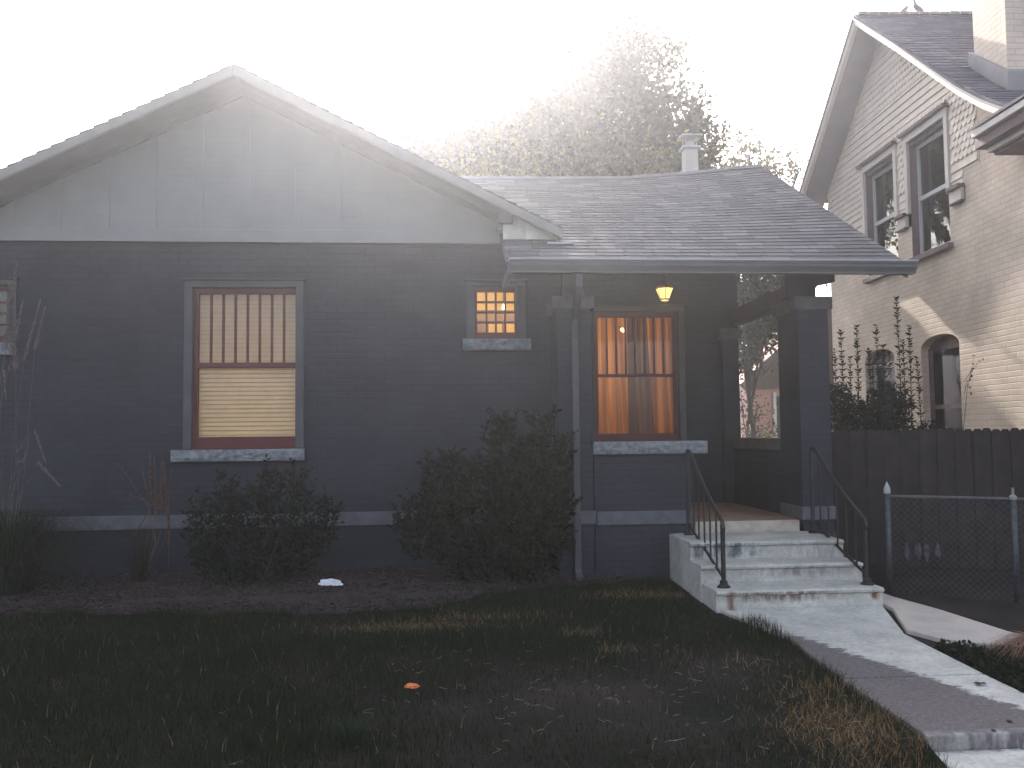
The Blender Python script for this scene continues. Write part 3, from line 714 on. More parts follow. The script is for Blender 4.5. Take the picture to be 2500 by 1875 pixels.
def railing(x, xf, yb, yf, label):
    o = thing('iron_railing', (x, (yb+yf)/2, .35), label, 'railing', 'black iron railings of the front steps')
    zb, zf = .345, .02; tb, tf = 1.20, .60
    MB().tube([(x, yb, zb), (x, yb, tb)], .022, 8).lathe((x, yb, zb), [(.05, 0), (.05, .02), (.03, .03), (.03, .05)]).put('post', M['iron'], o, smooth=False)
    MB().tube([(xf, yf, zf), (xf, yf, tf-.02)], .022, 8).lathe((xf, yf, zf), [(.06, 0), (.06, .012), (.035, .03), (.035, .06)]).put('post', M['iron'], o)
    pts = [(x, yb+.01, tb-.02), (x, yb-.03, tb+.025), (x, yb-.10, tb+.01)]
    for k in range(1, 9):
        t = k/8; pts.append((x+(xf-x)*t, yb-.10+(yf-yb+.10)*t, tb+.01+(tf-tb-.01)*t+.04*math.sin(t*3.14)*-1))
    pts += [(xf, yf-.02, tf-.05), (xf, yf-.015, tf-.09)]
    MB().tube(pts, .019, 8).put('handrail', M['iron'], o, smooth=True)
    MB().tube([(x, yb, .46), (xf, yf, .10)], .014, 6).put('lower_rail', M['iron'], o)
    for k in range(1, 6):
        t = k/6; xx = x+(xf-x)*t; yy = yb+(yf-yb)*t
        top = np.interp(yy, [yf, yb-.10], [tf, tb+.01])-.04*math.sin(min(1, max(0, (yb-.10-yy)/(yb-.10-yf)))*3.14)
        MB().tube([(xx, yy, .46+(.10-.46)*t), (xx, yy, float(top))], .009, 6).put('baluster', M['iron'], o)
    return o
railing(2.53, 2.49, -.68, -1.92, 'black iron railing on the left of the steps, beside the stone-capped parapet')
railing(3.84, 3.80, -.72, -1.95, 'black iron railing on the right of the steps, in front of the brick column')

# ================================================================== FENCES
F = thing('picket_fence', (5.6, .3, -.1), 'dark wooden board fence with dog-eared tops between the two houses', 'fence')
FA, FD = Vector((4.24, .3, 0)), Vector((2.44, -1.05, 0)).normalized(); FN = Vector((-FD.y, FD.x, 0)); t_ = 0
def fbox(mb, s0, s1, o0, o1, z0, z1):
    q = lambda s, o, z: tuple(FA+FD*s+FN*o+Vector((0, 0, z)))
    return mb.hexa([q(s0,o0,z0), q(s1,o0,z0), q(s1,o1,z0), q(s0,o1,z0), q(s0,o0,z1), q(s1,o0,z1), q(s1,o1,z1), q(s0,o1,z1)])
k = 0
while t_ < 2.62:
    wd = .094; h = 1.415+rnd.uniform(-.012, .012); k += 1; o_ = (k % 2)*.0195+rnd.uniform(-.0005, .0005)
    q = lambda s, z: tuple(FA+FD*s+FN*o_+Vector((0, 0, z)))
    mb = MB(); mb.extr([q(t_, -.2), q(t_+wd, -.2), q(t_+wd, h-.03), q(t_+wd-.022, h), q(t_+.022, h), q(t_, h-.03)], FN*.018)
    mb.put('picket', M['wood'], F); t_ += wd-.004+rnd.uniform(0, .002)
mb = MB(); fbox(mb, 0, 2.65, .04, .08, .3, .39); fbox(mb, 0, 2.65, .04, .08, 1.1, 1.19); mb.put('fence_rails', M['wood'], F)
for i in range(4):  # pale irregular patches low on the boards
    cxx = 1.02+.1*i+.02*(i % 2); mb = MB(); pts = []
    for q in range(10):
        a_ = 2*math.pi*q/10; pts.append(tuple(FA+FD*(cxx+.035*math.cos(a_)*rnd.uniform(.6, 1.2))-FN*.009+Vector((0, 0, .03+.05*rnd.random()+.09*math.sin(a_)*rnd.uniform(.7, 1.2)))))
    mb.extr(pts, FN*.003); mb.put('pale_board_patch', M['woodpatch'], F)

CF = thing('chain_link_fence', (4.7, -1.7, -.15), 'low chain-link fence with round steel posts standing in front of the wooden fence', 'fence')
A0, A1 = Vector((4.30, -1.40, 0)), Vector((5.18, -2.0, 0)); dv = (A1-A0).normalized(); A2 = A0+dv*2.3
for i, p in enumerate((A0, A1, A2)):
    g0 = gz(p.y)-.1
    po = MB().tube([(p.x, p.y, g0), (p.x, p.y, .79)], .026, 12).put('post', M['steel'], CF, smooth=True)
    if i == 0: MB().lathe((p.x, p.y, .79), [(.030, 0), (.034, .015), (.030, .03), (.034, .045), (.022, .075), (.006, .11), (.002, .12)]).put('finial', mat('finial_metal', (.32,.34,.35), .5), po, smooth=True)
    else: MB().lathe((p.x, p.y, .76), [(.032, 0), (.032, .03), (.012, .05), (.010, .10), (.016, .11)]).put('post_cap', mat('cap_metal_dull', (.22,.23,.24), .5), po)
MB().tube([tuple(A0+Vector((0,0,.765))), tuple(A2+Vector((0,0,.765)))], .017, 10).put('top_rail', M['steel'], CF)
mb = MB(); Lf = (A2-A0).length; sp_ = .06; zt, zb = .76, -.20; hh = zt-zb
k = -int(hh/sp_)-1
def onf(s, z): q = A0+dv*s; return (q.x, q.y, z)
for sgn in (1, -1):
    s = -hh
    while s < Lf+hh:
        a_ = (s, zb); b_ = (s+sgn*hh, zt)
        lo = max(0, min(a_[0], b_[0])); hi = min(Lf, max(a_[0], b_[0]))
        if hi-lo > .02:
            def zz(t): return zb+(t-s)*sgn
            mb.tube([onf(lo, zz(lo)), onf(hi, zz(hi))], .0016, 4, False)
        s += sp_
mb.put('wire_mesh', M['steel'], CF)

# ================================================================== NEIGHBOUR
th = R(3.4); NW = Vector((math.sin(th), math.cos(th), 0)); NN = Vector((-math.cos(th), math.sin(th), 0)); NA = Vector((6.9, 2.5, 0))
def np_(s, z, out=0): return tuple(NA+NW*s+NN*out+Vector((0, 0, z)))
NH = thing('cream_house', (8.6, 2.5, -.1), 'tall cream brick house next door with scalloped shingles in its side gable', 'house')
# the gable outline on the overhang plane
RK = [(3.55, 5.68), (.73, 7.90), (-.63, 6.86), (-1.56, 6.12), (-2.19, 5.62), (-2.69, 5.27), (-3.1, 5.02), (-3.6, 4.80)]
def gtop(s):
    pts = sorted(RK); return float(np.interp(s, [p[0] for p in pts], [p[1] for p in pts]))-.10
def sbox(mb, s0, s1, z0, z1, o0, o1):
    mb.hexa([np_(s0,z0,o0), np_(s1,z0,o0), np_(s1,z0,o1), np_(s0,z0,o1), np_(s0,z1,o0), np_(s1,z1,o0), np_(s1,z1,o1), np_(s0,z1,o1)]); return mb
UW = [(-.95, .13, 3.92, 5.66), (.58, 1.66, 3.90, 5.66)]
AW = [(-1.06, .0, .9, 2.58), (.85, 1.92, .9, 2.56)]
# brick wall: front face with arched and square openings
def sgrid(mb, s0, s1, z0, z1, holes, o, depth=.22):
    xs = sorted({s0, s1, *[h[0] for h in holes], *[h[1] for h in holes]}); zs = sorted({z0, z1, *[max(z0, min(z1, h[2])) for h in holes], *[max(z0, min(z1, h[3])) for h in holes]})
    for i in range(len(xs)-1):
        for j in range(len(zs)-1):
            a_, b_ = (xs[i]+xs[i+1])/2, (zs[j]+zs[j+1])/2
            if any(h[0] < a_ < h[1] and h[2] < b_ < h[3] for h in holes): continue
            mb.poly([np_(xs[i],zs[j],o), np_(xs[i+1],zs[j],o), np_(xs[i+1],zs[j+1],o), np_(xs[i],zs[j+1],o)])
    for (a_, b_, c_, d_) in holes:
        c_, d_ = max(c_, z0), min(d_, z1)
        mb.poly([np_(a_,c_,o), np_(a_,c_,o-depth), np_(a_,d_,o-depth), np_(a_,d_,o)]); mb.poly([np_(b_,c_,o), np_(b_,c_,o-depth), np_(b_,d_,o-depth), np_(b_,d_,o)])
        mb.poly([np_(a_,c_,o), np_(b_,c_,o), np_(b_,c_,o-depth), np_(a_,c_,o-depth)])
        if d_ < z1: mb.poly([np_(a_,d_,o), np_(b_,d_,o), np_(b_,d_,o-depth), np_(a_,d_,o-depth)])
mb = MB(); sgrid(mb, -3.6, 3.3, -.2, 4.41, UW+[(a_, b_, c_, d_+.17) for a_, b_, c_, d_ in AW], 0)
mb.poly([np_(-3.6,-.2,0), np_(-3.6,-.2,-4), np_(-3.6,4.8,-4), np_(-3.6,4.8,0)]); mb.poly([np_(3.3,-.2,0), np_(3.3,-.2,-4), np_(3.3,5.6,-4), np_(3.3,5.6,0)])
# wall to the right of the shingled field
mb.poly([np_(-3.6,4.41,0), np_(-1.36,4.41,0), np_(-1.36,4.78,0), np_(-1.72,4.78,0), np_(-1.72,gtop(-1.72),0), np_(-2.7,gtop(-2.7),0), np_(-3.6,gtop(-3.6),0)])
# segmental arch infill above the lower windows
for a_, b_, c_, d_ in AW:
    cs, hw_ = (a_+b_)/2, (b_-a_)/2; top = [(cs+hw_*math.cos(t), d_-.02+.17*math.sin(t)) for t in np.linspace(0, math.pi, 13)]
    for (s0, z0_), (s1, z1_) in zip(top[:-1], top[1:]):
        mb.poly([np_(s0,z0_,0), np_(s1,z1_,0), np_(s1,d_+.17,0), np_(s0,d_+.17,0)])
        mb.poly([np_(s0,z0_,0), np_(s1,z1_,0), np_(s1,z1_,-.2), np_(s0,z0_,-.2)])
mb.put('brick_wall', M['nbrick'], NH)
# gable field: boards and scallops
mb = MB(); ss = np.linspace(-1.72, 3.3, 30); holes = UW
for i in range(len(ss)-1):
    a_, b_ = ss[i], ss[i+1]; m_ = (a_+b_)/2; zl = 4.60 if m_ > -1.36 else 4.78
    segs = [(zl, gtop(m_))]
    for h in holes:
        if h[0] < m_ < h[1]: segs = [(h[3], gtop(m_))]
    for z0_, z1_ in segs: mb.poly([np_(a_,z0_,.004), np_(b_,z0_,.004), np_(b_,gtop(b_),.004), np_(a_,gtop(a_),.004)])
gf = mb.put('gable_field', M['nsiding'], NH)
bands = [(4.60, 4.95, 'lap'), (4.95, 5.95, 'scale'), (5.95, 6.45, 'lap'), (6.45, 7.05, 'scale'), (7.05, 7.6, 'lap')]
def blocked(s, z, e=.05):
    if any(h[0]-.12 < s < h[1]+.12 and h[2] < z+e and z < h[3]+.13 for h in UW): return True
    if s < -1.70 or s > 3.28: return True
    if s < -1.36 and z < 4.78: return True
    return z+.09 > gtop(s)
ml, msc = MB(), MB()
for z0_, z1_, kind in bands:
    if kind == 'lap':
        z = z0_
        while z < z1_-.02:
            run = None
            for s in np.arange(-1.70, 3.3, .04):
                ok = not blocked(s, z)
                if ok and run is None: run = s
                if (not ok or s > 3.24) and run is not None:
                    if s-run > .08: ml.hexa([np_(run,z,.004), np_(s,z,.004), np_(s,z,.028), np_(run,z,.028), np_(run,z+.115,.004), np_(s,z+.115,.004), np_(s,z+.115,.008), np_(run,z+.115,.008)])
                    run = None
            z += .115
    else:
        z = z0_; row = 0
        while z < z1_-.02:
            s = -1.66+(.055 if row % 2 else 0)
            while s < 3.3:
                if not blocked(s, z, .1):
                    p = []
                    for t in np.linspace(math.pi, 2*math.pi, 7): p.append((s+.052*math.cos(t), z+.052+.052*math.sin(t)))
                    p += [(s+.052, z+.14), (s-.052, z+.14)]
                    f = lambda q, o: np_(q[0], q[1], o)
                    n0 = len(msc.v); outs = [.032-.022*max(0, (q[1]-z)/.14) for q in p]
                    msc.v += [f(q, o) for q, o in zip(p, outs)] + [f(q, .005) for q in p]; K = len(p)
                    msc.f.append(tuple(range(n0, n0+K)))
                    for q in range(K): msc.f.append((n0+q, n0+(q+1) % K, n0+K+(q+1) % K, n0+K+q))
                s += .11
            z += .10; row += 1
put('lap_siding', ml.raw('lap_siding'), M['nsiding'], gf); put('scallop_shingles', msc.raw('scallops'), M['nsiding'], gf)
for a_, b_ in ((-1.34, -1.04), (.22, .49), (1.75, 3.3)):
    mb = MB(); sbox(mb, a_, b_, 4.42, 4.58, 0, .05); bc = mb.put('belt_course', M['ntrim'], NH)
    mb = MB(); sbox(mb, a_-.02, b_, 4.58, 4.63, 0, .10); mb.put('belt_moulding', M['nbrown'], bc, bevel=.006)
    mb = MB(); sbox(mb, a_-.01, b_, 4.395, 4.42, 0, .065); mb.put('belt_moulding', M['nbrown'], bc, bevel=.006)
for a_, b_, c_, d_ in UW:
    mb = MB(); sbox(mb, a_-.09, a_, 4.6, d_, .0, .045); sbox(mb, b_, b_+.09, 4.6, d_, 0, .045); sbox(mb, a_-.09, b_+.09, d_, d_+.10, 0, .05)
    wo = mb.put('window', M['ntrim'], NH, bevel=.004)
    mb = MB(); sbox(mb, a_-.13, b_+.13, d_+.10, d_+.15, 0, .11); mb.put('head_moulding', M['nbrown'], wo, bevel=.008)
    mb = MB(); sbox(mb, a_-.07, b_+.07, c_-.075, c_-.001, -.1, .08); mb.put('sill', M['nbrown'], wo, bevel=.006)
    mb = MB(); o0, o1 = -.16, -.11; mz = (c_+d_)/2
    sbox(mb, a_+.002, a_+.05, c_+.03, d_-.06, o0, o1); sbox(mb, b_-.05, b_-.002, c_+.03, d_-.06, o0, o1); sbox(mb, a_+.05, b_-.05, d_-.12, d_-.06, o0, o1)
    sbox(mb, a_+.05, b_-.05, mz-.03, mz+.03, o0, o1+.01); sbox(mb, a_+.05, b_-.05, c_+.03, c_+.08, o0, o1)
    mb.put('sash', M['nsash'], wo)
    mb = MB(); sbox(mb, a_, a_+.002, c_, d_, -.2, 0.0); sbox(mb, b_-.002, b_, c_, d_, -.2, 0); sbox(mb, a_+.002, b_-.002, d_-.06, d_, -.2, -.02)
    mb.put('jamb', M['nbrown'], wo)
    mb = MB(); sbox(mb, a_, b_, c_, d_, -.145, -.14); mb.put('glass', M['nglass'], wo)
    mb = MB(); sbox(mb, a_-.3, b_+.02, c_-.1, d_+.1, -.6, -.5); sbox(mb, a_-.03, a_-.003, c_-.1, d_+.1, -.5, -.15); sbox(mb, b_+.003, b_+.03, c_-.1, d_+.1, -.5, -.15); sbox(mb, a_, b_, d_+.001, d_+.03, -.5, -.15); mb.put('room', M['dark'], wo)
    mb = MB(); sbox(mb, a_+.03, b_-.03, mz-.1, d_, -.26, -.25); mb.put('shade', mat('room_shade', (.30,.30,.30), .9), wo)
for i, (a_, b_, c_, d_) in enumerate(AW):
    mb = MB(); o0, o1 = -.17, -.11
    sbox(mb, a_, a_+.06, c_, d_, o0, o1); sbox(mb, b_-.06, b_, c_, d_, o0, o1); sbox(mb, a_+.06, b_-.06, 1.7, 1.76, o0, o1); sbox(mb, a_, b_, d_-.05, d_+.16, o0-.05, o1-.02)
    wo = mb.put('window', M['nbrown'] if i == 0 else M['nbrown'], NH)
    mb = MB(); sbox(mb, a_, b_, c_, d_+.1, -.155, -.15); mb.put('glass', M['nglass_low'], wo)
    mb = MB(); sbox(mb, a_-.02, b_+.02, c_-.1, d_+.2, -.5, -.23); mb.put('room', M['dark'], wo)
    if i: mb = MB(); sbox(mb, a_+.06, b_-.06, d_-.10, d_-.07, -.14, -.10); sbox(mb, b_-.12, b_-.09, 1.8, d_-.1, -.14, -.10); mb.put('sash', M['nsash'], wo)
# roof: both slopes run to the right from the overhanging rake
def nsl(pts, name, nv):
    Ls = [0]
    for p, q in zip(pts[:-1], pts[1:]): Ls.append(Ls[-1]+math.hypot(q[0]-p[0], q[1]-p[1]))
    def S_(u, v):
        d = v*Ls[-1]; s = float(np.interp(d, Ls, [p[0] for p in pts])); z = float(np.interp(d, Ls, [p[1] for p in pts]))
        return np_(s, z, .5-u*7.5)
    return shingles(name, S_, 1, nv, 7.5, 'nshingle', NH, lift=.012, thick=.03, vb=12 if len(pts) > 2 else 1)
nsl([(3.55, 5.68), (.73, 7.90)], 'rear_slope', 26); nsl([(-3.6, 4.80), (-3.1, 5.02), (-2.69, 5.27), (-2.19, 5.62), (-1.56, 6.12), (-.63, 6.86), (.73, 7.90)], 'front_slope', 40)
def strip(mb, pts, d0, d1, o0, o1):
    for (s0, z0_), (s1, z1_) in zip(pts[:-1], pts[1:]):
        mb.hexa([np_(s0,z0_-d1,o0), np_(s1,z1_-d1,o0), np_(s1,z1_-d1,o1), np_(s0,z0_-d1,o1), np_(s0,z0_-d0,o0), np_(s1,z1_-d0,o0), np_(s1,z1_-d0,o1), np_(s0,z0_-d0,o1)])
mb = MB(); strip(mb, RK, .035, .13, .46, .50); mb.put('barge_board', M['ntrim'], NH)
mb = MB(); strip(mb, RK, .035, .07, .50, .53); mb.put('rake_moulding', M['nsof'], NH)
mb = MB(); strip(mb, RK, .13, .16, .43, .49); mb.put('rake_trim', M['nsiding'], NH)
mb = MB(); strip(mb, RK, .10, .115, .0, .455); mb.put('rake_soffit', M['nsof'], NH)
mb = MB()
for o in np.arange(.45, -6.9, -.16): sbox(mb, .66, .80, 7.885, 7.925+rnd.uniform(0, .01), o-.15, o)
mb.put('ridge_cap', M['nsof'], NH)
# chimney stack rising through the front slope
mb = MB(); sbox(mb, -2.42, -1.72, 5.2, 10.2, -.55, .012); chn = mb.put('chimney', M['nbrick'], NH)
mb = MB(); 
for a_, b_, o0, o1 in ((-2.50, -1.66, -.6, .06),):
    pts = [(-2.50, gtop(-2.50)+.02), (-1.66, gtop(-1.66)+.02)]
    mb.hexa([np_(-2.5,gtop(-2.5),.06), np_(-1.66,gtop(-1.66),.06), np_(-1.66,gtop(-1.66),-.62), np_(-2.5,gtop(-2.5),-.62), np_(-2.5,gtop(-2.5)+.34,.06), np_(-1.66,gtop(-1.66)+.30,.06), np_(-1.66,gtop(-1.66)+.30,-.62), np_(-2.5,gtop(-2.5)+.34,-.62)])
mb.put('chimney_flashing', vary('mauve_flashing', (.22,.21,.225), (.26,.25,.265), 4, .6, .2), chn)
mb = MB(); sbox(mb, -1.72, -1.60, gtop(-1.7)+.115, gtop(-1.7)+.128, .06, .16); mb.put('flashing_tab', M['lip'], chn)
# low eave of the bay nearer the street
mb = MB(); sbox(mb, -6.0, -2.62, 4.78, 4.86, -.2, .60); g2 = mb.put('bay_eave', M['ntrim'], NH, bevel=.01)
mb = MB(); sbox(mb, -6.0, -2.59, 4.66, 4.779, -.2, .54); mb.put('eave_fascia', M['nbrown'], g2, bevel=.006)
mb = MB(); sbox(mb, -6.0, -2.66, 4.60, 4.659, -.2, .44); mb.put('eave_moulding', M['ntrim'], g2)
mb = MB(); sbox(mb, -6.0, -2.70, 4.56, 4.599, -.2, .38); mb.put('eave_soffit', M['nbrown'], g2)
mb = MB(); mb.hexa([np_(-6.0,4.87,.62), np_(-2.58,4.87,.62), np_(-2.75,5.5,-.8), np_(-6,5.5,-.8), np_(-6.0,4.90,.62), np_(-2.58,4.90,.62), np_(-2.75,5.53,-.8), np_(-6,5.53,-.8)]); mb.put('bay_roof', M['nshingle'], g2)

# birds on the neighbour's ridge
def bird(px, py_top, s, flip, label):
    # stand where the ridge is
    r = ray(px, 34); P0 = NA+NW*.73; t = (P0-CL).dot(Vector((-NN.y*0+NW.x, NW.y, 0)))/r.dot(NW); P = CL+r*t; P.z = 7.945
    o = thing('bird', P, label, 'bird', 'birds on the ridge next door')
    f = -1 if flip else 1
    spine = [(.10*f, 0, .015), (.05*f, 0, .04), (0, 0, .065), (-.03*f, 0, .10), (-.035*f, 0, .15), (-.045*f, 0, .185), (-.075*f, 0, .182)]
    rad = [.012, .035, .045, .036, .017, .020, .005]
    pts = [tuple(P+Vector(q)*s) for q in spine]
    MB().tube(pts, [q*s for q in rad], 8).put('body', M['bird'], o, smooth=True)
    return o
bird(2240, 14, 1.0, False, 'plump grey bird on the roof ridge next door, the one nearer the big chimney')
bird(2211, 20, .72, True, 'smaller grey bird on the roof ridge next door, farther from the big chimney')

# ================================================================== HOUSE IN THE BACK, SEEN THROUGH THE PORCH
RH = thing('pink_house', (9.5, 13, -.1), 'small pinkish house with a dark steep roof seen through the porch opening', 'house')
a_, b_ = at(1806, 940, 11.4), at(1925, 826, 11.4)
dd_ = (b_-a_).normalized(); e = a_+Vector((dd_.x, 0, dd_.z))*3.4; far = e.x+(e.x-a_.x)
MB().extr([(a_.x+.45, 12.0, -.2), (far-.45, 12.0, -.2), (far-.45, 12.0, a_.z+.1), (e.x, 12.0, e.z-.28), (a_.x+.45, 12.0, a_.z+.1)], (0, 4, 0)).put('wall', M['rust'], RH)
mb = MB(); mb.extr([tuple(a_), tuple(e), (far, 11.4, a_.z), (far-.15, 11.4, a_.z-.14), (e.x, 11.4, e.z-.26), (a_.x+.15, 11.4, a_.z-.14)], (1.9, 5, 0)); mb.put('roof', M['brown_cap'], RH)
mb = MB(); g_z = at(1850, 940, 11.9).z; mb.extr([(a_.x+.42, 11.9, g_z-.12), (a_.x+.42, 11.9, a_.z+.1), (e.x, 11.9, e.z-.3), (far-.42, 11.9, a_.z+.1), (far-.42, 11.9, g_z)], (0, .095, 0)); mb.put('gable', mat('gable_brown', (.07,.045,.035), .9), RH)
q = at(1895, 1000, 11.95); wq = MB().box(q.x, q.x+1.0, 11.93, 12.0, 1.0, 2.3).put('window', M['dark'], RH)
MB().box(q.x-.08, q.x, 11.92, 11.99, .9, 2.4).put('frame', M['nsash'], wq)

# ================================================================== TREES
def crown_pts(lobes, Y, dep, dens, sub=5, spread=.30):
    P = []
    for (cx_, cy_, rx, ry, k) in lobes:
        c = at(cx_, cy_, Y); sc = (Y-CL.y)/FPX; RX, RZ = rx*sc, ry*sc; RY = min(RX, dep)
        n = int(dens*k*RX*RZ)
        for _ in range(n):
            while True:
                q = rng.uniform(-1, 1, 3)
                if q@q < 1 and q@q > rng.random()*.5: break
            ctr = np.array(c)+q*np.array([RX, RY, RZ]); m_ = rng.integers(sub-3, sub+6)
            P.append(ctr+rng.normal(size=(m_, 3))*spread*np.array([1, 1, .8])*.5)
    return np.concatenate(P)
def tree(name, label, lobes, Y, dep, dens, size, cols, trunk, group=None, sub=7, spread=.35, asp=.7):
    bx = at(trunk[0], 400, Y).x; base = Vector((bx, Y, gz(Y)-.1))
    o = thing(name, base, label, 'tree', group)
    P = crown_pts(lobes, Y, dep, dens, sub, spread)
    mb = MB(); topz = at(trunk[0], trunk[1], Y).z
    mb.tube([base, base+Vector((.1, 0, topz*.35)), base+Vector((-.05, .1, topz*.7)), Vector((bx, Y, topz))], [trunk[2], trunk[2]*.8, trunk[2]*.5, .03], 9)
    for (cx_, cy_, rx, ry, k) in lobes:
        c = at(cx_, cy_, Y); st_ = Vector((bx, Y, max(.8, min(topz*.55, c.z*.5)))); mid = (st_+c)/2+Vector((0, rnd.uniform(-.4, .4), .25))
        mb.tube([st_, mid, c], [trunk[2]*.4, trunk[2]*.25, .02], 6)
        for _ in range(3):
            e_ = c+Vector((rnd.uniform(-1, 1)*rx*.9, rnd.uniform(-1, 1)*rx*.5, rnd.uniform(-.8, 1)*ry*.9))*((Y-CL.y)/FPX)
            mb.tube([mid.lerp(c, rnd.random()), (c+e_)/2+Vector((0, 0, .1)), e_], [.016, .010, .004], 4)
    mb.put('trunk', M['bark'], o, smooth=True)
    leaves('crown', P, size, cols, o, asp=asp)
    return o
G1 = ((.045,.040,.010), (.11,.085,.022)); G2 = ((.20,.165,.012), (.34,.27,.03)); G3 = ((.014,.018,.007), (.05,.045,.012))
tree('maple_tree', 'large hazy tree rising above the porch roof, tallest of the trees', [
    (1395, 70, 40, 55, .25), (1520, 90, 55, 70, .6), (1500, 190, 90, 90, 1.0), (1620, 160, 60, 80, .35), (1400, 190, 60, 80, .6), (1280, 230, 85, 75, .8),
    (1190, 290, 120, 90, 1.3), (1075, 330, 95, 80, 1.2), (1150, 380, 140, 60, 1.2), (1010, 320, 40, 40, .5), (1330, 320, 150, 110, 1.3), (1500, 310, 130, 120, 1.4), (1640, 300, 90, 90, .8), (1700, 330, 70, 60, .5),
    (1440, 410, 260, 90, 1.3), (1200, 400, 150, 60, 1.2), (1020, 400, 60, 45, .5), (1650, 400, 100, 60, .8)], 8.8, 1.4, 620, .115, G1, (1400, 120, .28))
tree('yellow_tree', 'yellow-green leafy tree just above the middle of the porch roof', [(1490, 350, 75, 75, 1.2), (1600, 405, 120, 60, 1.2), (1430, 410, 120, 55, 1.4), (1700, 475, 110, 50, 1.2), (1780, 560, 120, 60, 1.2), (1640, 540, 110, 60, 1.2)], 8.6, .8, 230, .10, G2, (1500, 330, .12))  # last three lobes sit unseen behind the roof, added to shade the cream wall
tree('yellow_tree', 'low yellow-green tree showing beside the slope of the front gable', [(1240, 390, 120, 50, 1.5), (1140, 420, 80, 35, 1.3), (1340, 400, 80, 45, 1.2)], 8.4, .7, 230, .10, G2, (1230, 400, .10))
tree('backlit_tree', 'backlit leafy tree between the porch roof and the cream house', [(1790, 380, 60, 60, .7), (1850, 395, 50, 50, .7), (1910, 420, 50, 50, .7), (1950, 410, 25, 45, .4), (1800, 440, 80, 50, .9)], 13.0, .8, 170, .12, ((.10,.08,.03), (.16,.12,.04)), (1830, 380, .12))
tree('dark_tree', 'dense dark tree with light breaking through, seen through the porch opening', [(1835, 452, 28, 20, 2.0), (1845, 510, 65, 55, 2.0), (1855, 600, 85, 60, 2.0), (1790, 580, 60, 60, 1.2), (1860, 690, 90, 60, 1.5), (1905, 745, 60, 45, 1.5), (1830, 760, 50, 60, 1.5), (1850, 800, 40, 50, 1.5), (1812, 860, 24, 60, 1.8), (1865, 825, 25, 25, 1.4), (1890, 790, 30, 30, 1.4), (1920, 560, 60, 55, 1.6), (1965, 630, 60, 60, 1.6)], 9.2, .7, 600, .095, G3, (1812, 700, .07))  # lobes hidden behind the roof are added to keep sun off the cream wall
tree('dark_tree', 'young leafy tree at the foot of the pink house', [(1815, 1000, 22, 60, 1.5), (1860, 1010, 30, 50, .35), (1850, 1070, 60, 22, 1.6)], 10.5, .5, 160, .08, ((.02,.03,.014), (.07,.08,.03)), (1815, 980, .05))

# ================================================================== SHRUBS AND GRASSES
def shrub(name, label, lobes, Y, n, size, cols, base, asp=.42, group=None):
    """lobes: x, z, rx, rz in metres"""
    o = thing(name, (base[0], Y, gz(Y)), label, 'shrub', group); P = []; D = []
    mb = MB(); tot = sum(l[2]*l[3] for l in lobes)
    for (x_, z_, rx, rz_) in lobes:
        tip = Vector((x_, Y, z_+rz_*.8)); mb.tube([(base[0]+rnd.uniform(-.08, .08), Y, gz(Y)-.03), (x_*.6+base[0]*.4, Y+rnd.uniform(-.1, .1), z_*.5), tip], [.018, .012, .003], 6)
        m_ = int(n*rx*rz_/tot)
        for _ in range(m_//9):
            while True:
                q = rng.uniform(-1, 1, 3)
                if q@q < 1 and q@q > rng.random()*.6: break
            c = np.array([x_, Y, z_])+q*np.array([rx, min(rx, .4), rz_])
            dr = np.array([q[0]*.6, q[1]*.6, .9+q[2]*.4]); dr /= np.linalg.norm(dr)
            if rng.random() < .15: mb.tube([tuple(c-dr*.12), tuple(c+dr*.08)], .0025, 4)
            for k_ in range(9):
                t = (k_-4)/4*.07; off = rng.normal(size=3)*.022; P.append(c+dr*t+off); D.append(off/ .03+dr*.6)
    for (x_, z_, rx, rz_) in lobes:          # loose shoots sticking out of the mass
        for _ in range(7):
            a_ = rnd.uniform(.1, 3.04); p0 = Vector((x_+rx*.8*math.cos(a_), Y+rnd.uniform(-.15, .1), z_+rz_*.85*math.sin(a_)))
            dd = Vector((math.cos(a_)*.6+rnd.uniform(-.2, .2), rnd.uniform(-.3, .1), .9)).normalized(); ln = rnd.uniform(.08, .24)
            mb.tube([p0-dd*.1, p0+dd*ln], [.003, .0012], 4)
            for k_ in range(int(ln/.016)):
                v_ = Vector((rnd.gauss(0, 1), rnd.gauss(0, 1), .6)).normalized(); P.append(np.array(p0+dd*k_*.016+v_*.022)); D.append(np.array(v_)*3)
    mb.put('stems', M['bark'], o); leaves('foliage', np.array(P), size, cols, o, asp=asp, dirs=np.array(D)); return o
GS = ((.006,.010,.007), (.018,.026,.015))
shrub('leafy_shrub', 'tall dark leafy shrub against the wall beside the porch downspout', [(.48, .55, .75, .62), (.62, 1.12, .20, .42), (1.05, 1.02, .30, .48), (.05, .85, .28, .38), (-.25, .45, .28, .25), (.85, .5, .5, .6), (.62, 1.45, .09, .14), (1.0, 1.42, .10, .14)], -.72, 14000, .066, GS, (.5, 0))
shrub('leafy_shrub', 'low dark shrub below the large front window', [(-1.9, .25, .66, .34), (-2.35, .45, .22, .35), (-1.75, .78, .14, .28), (-1.35, .5, .30, .34), (-2.2, .80, .10, .2), (-1.5, .85, .08, .16), (-1.95, .6, .2, .3)], -.55, 5200, .055, GS, (-1.85, 0))
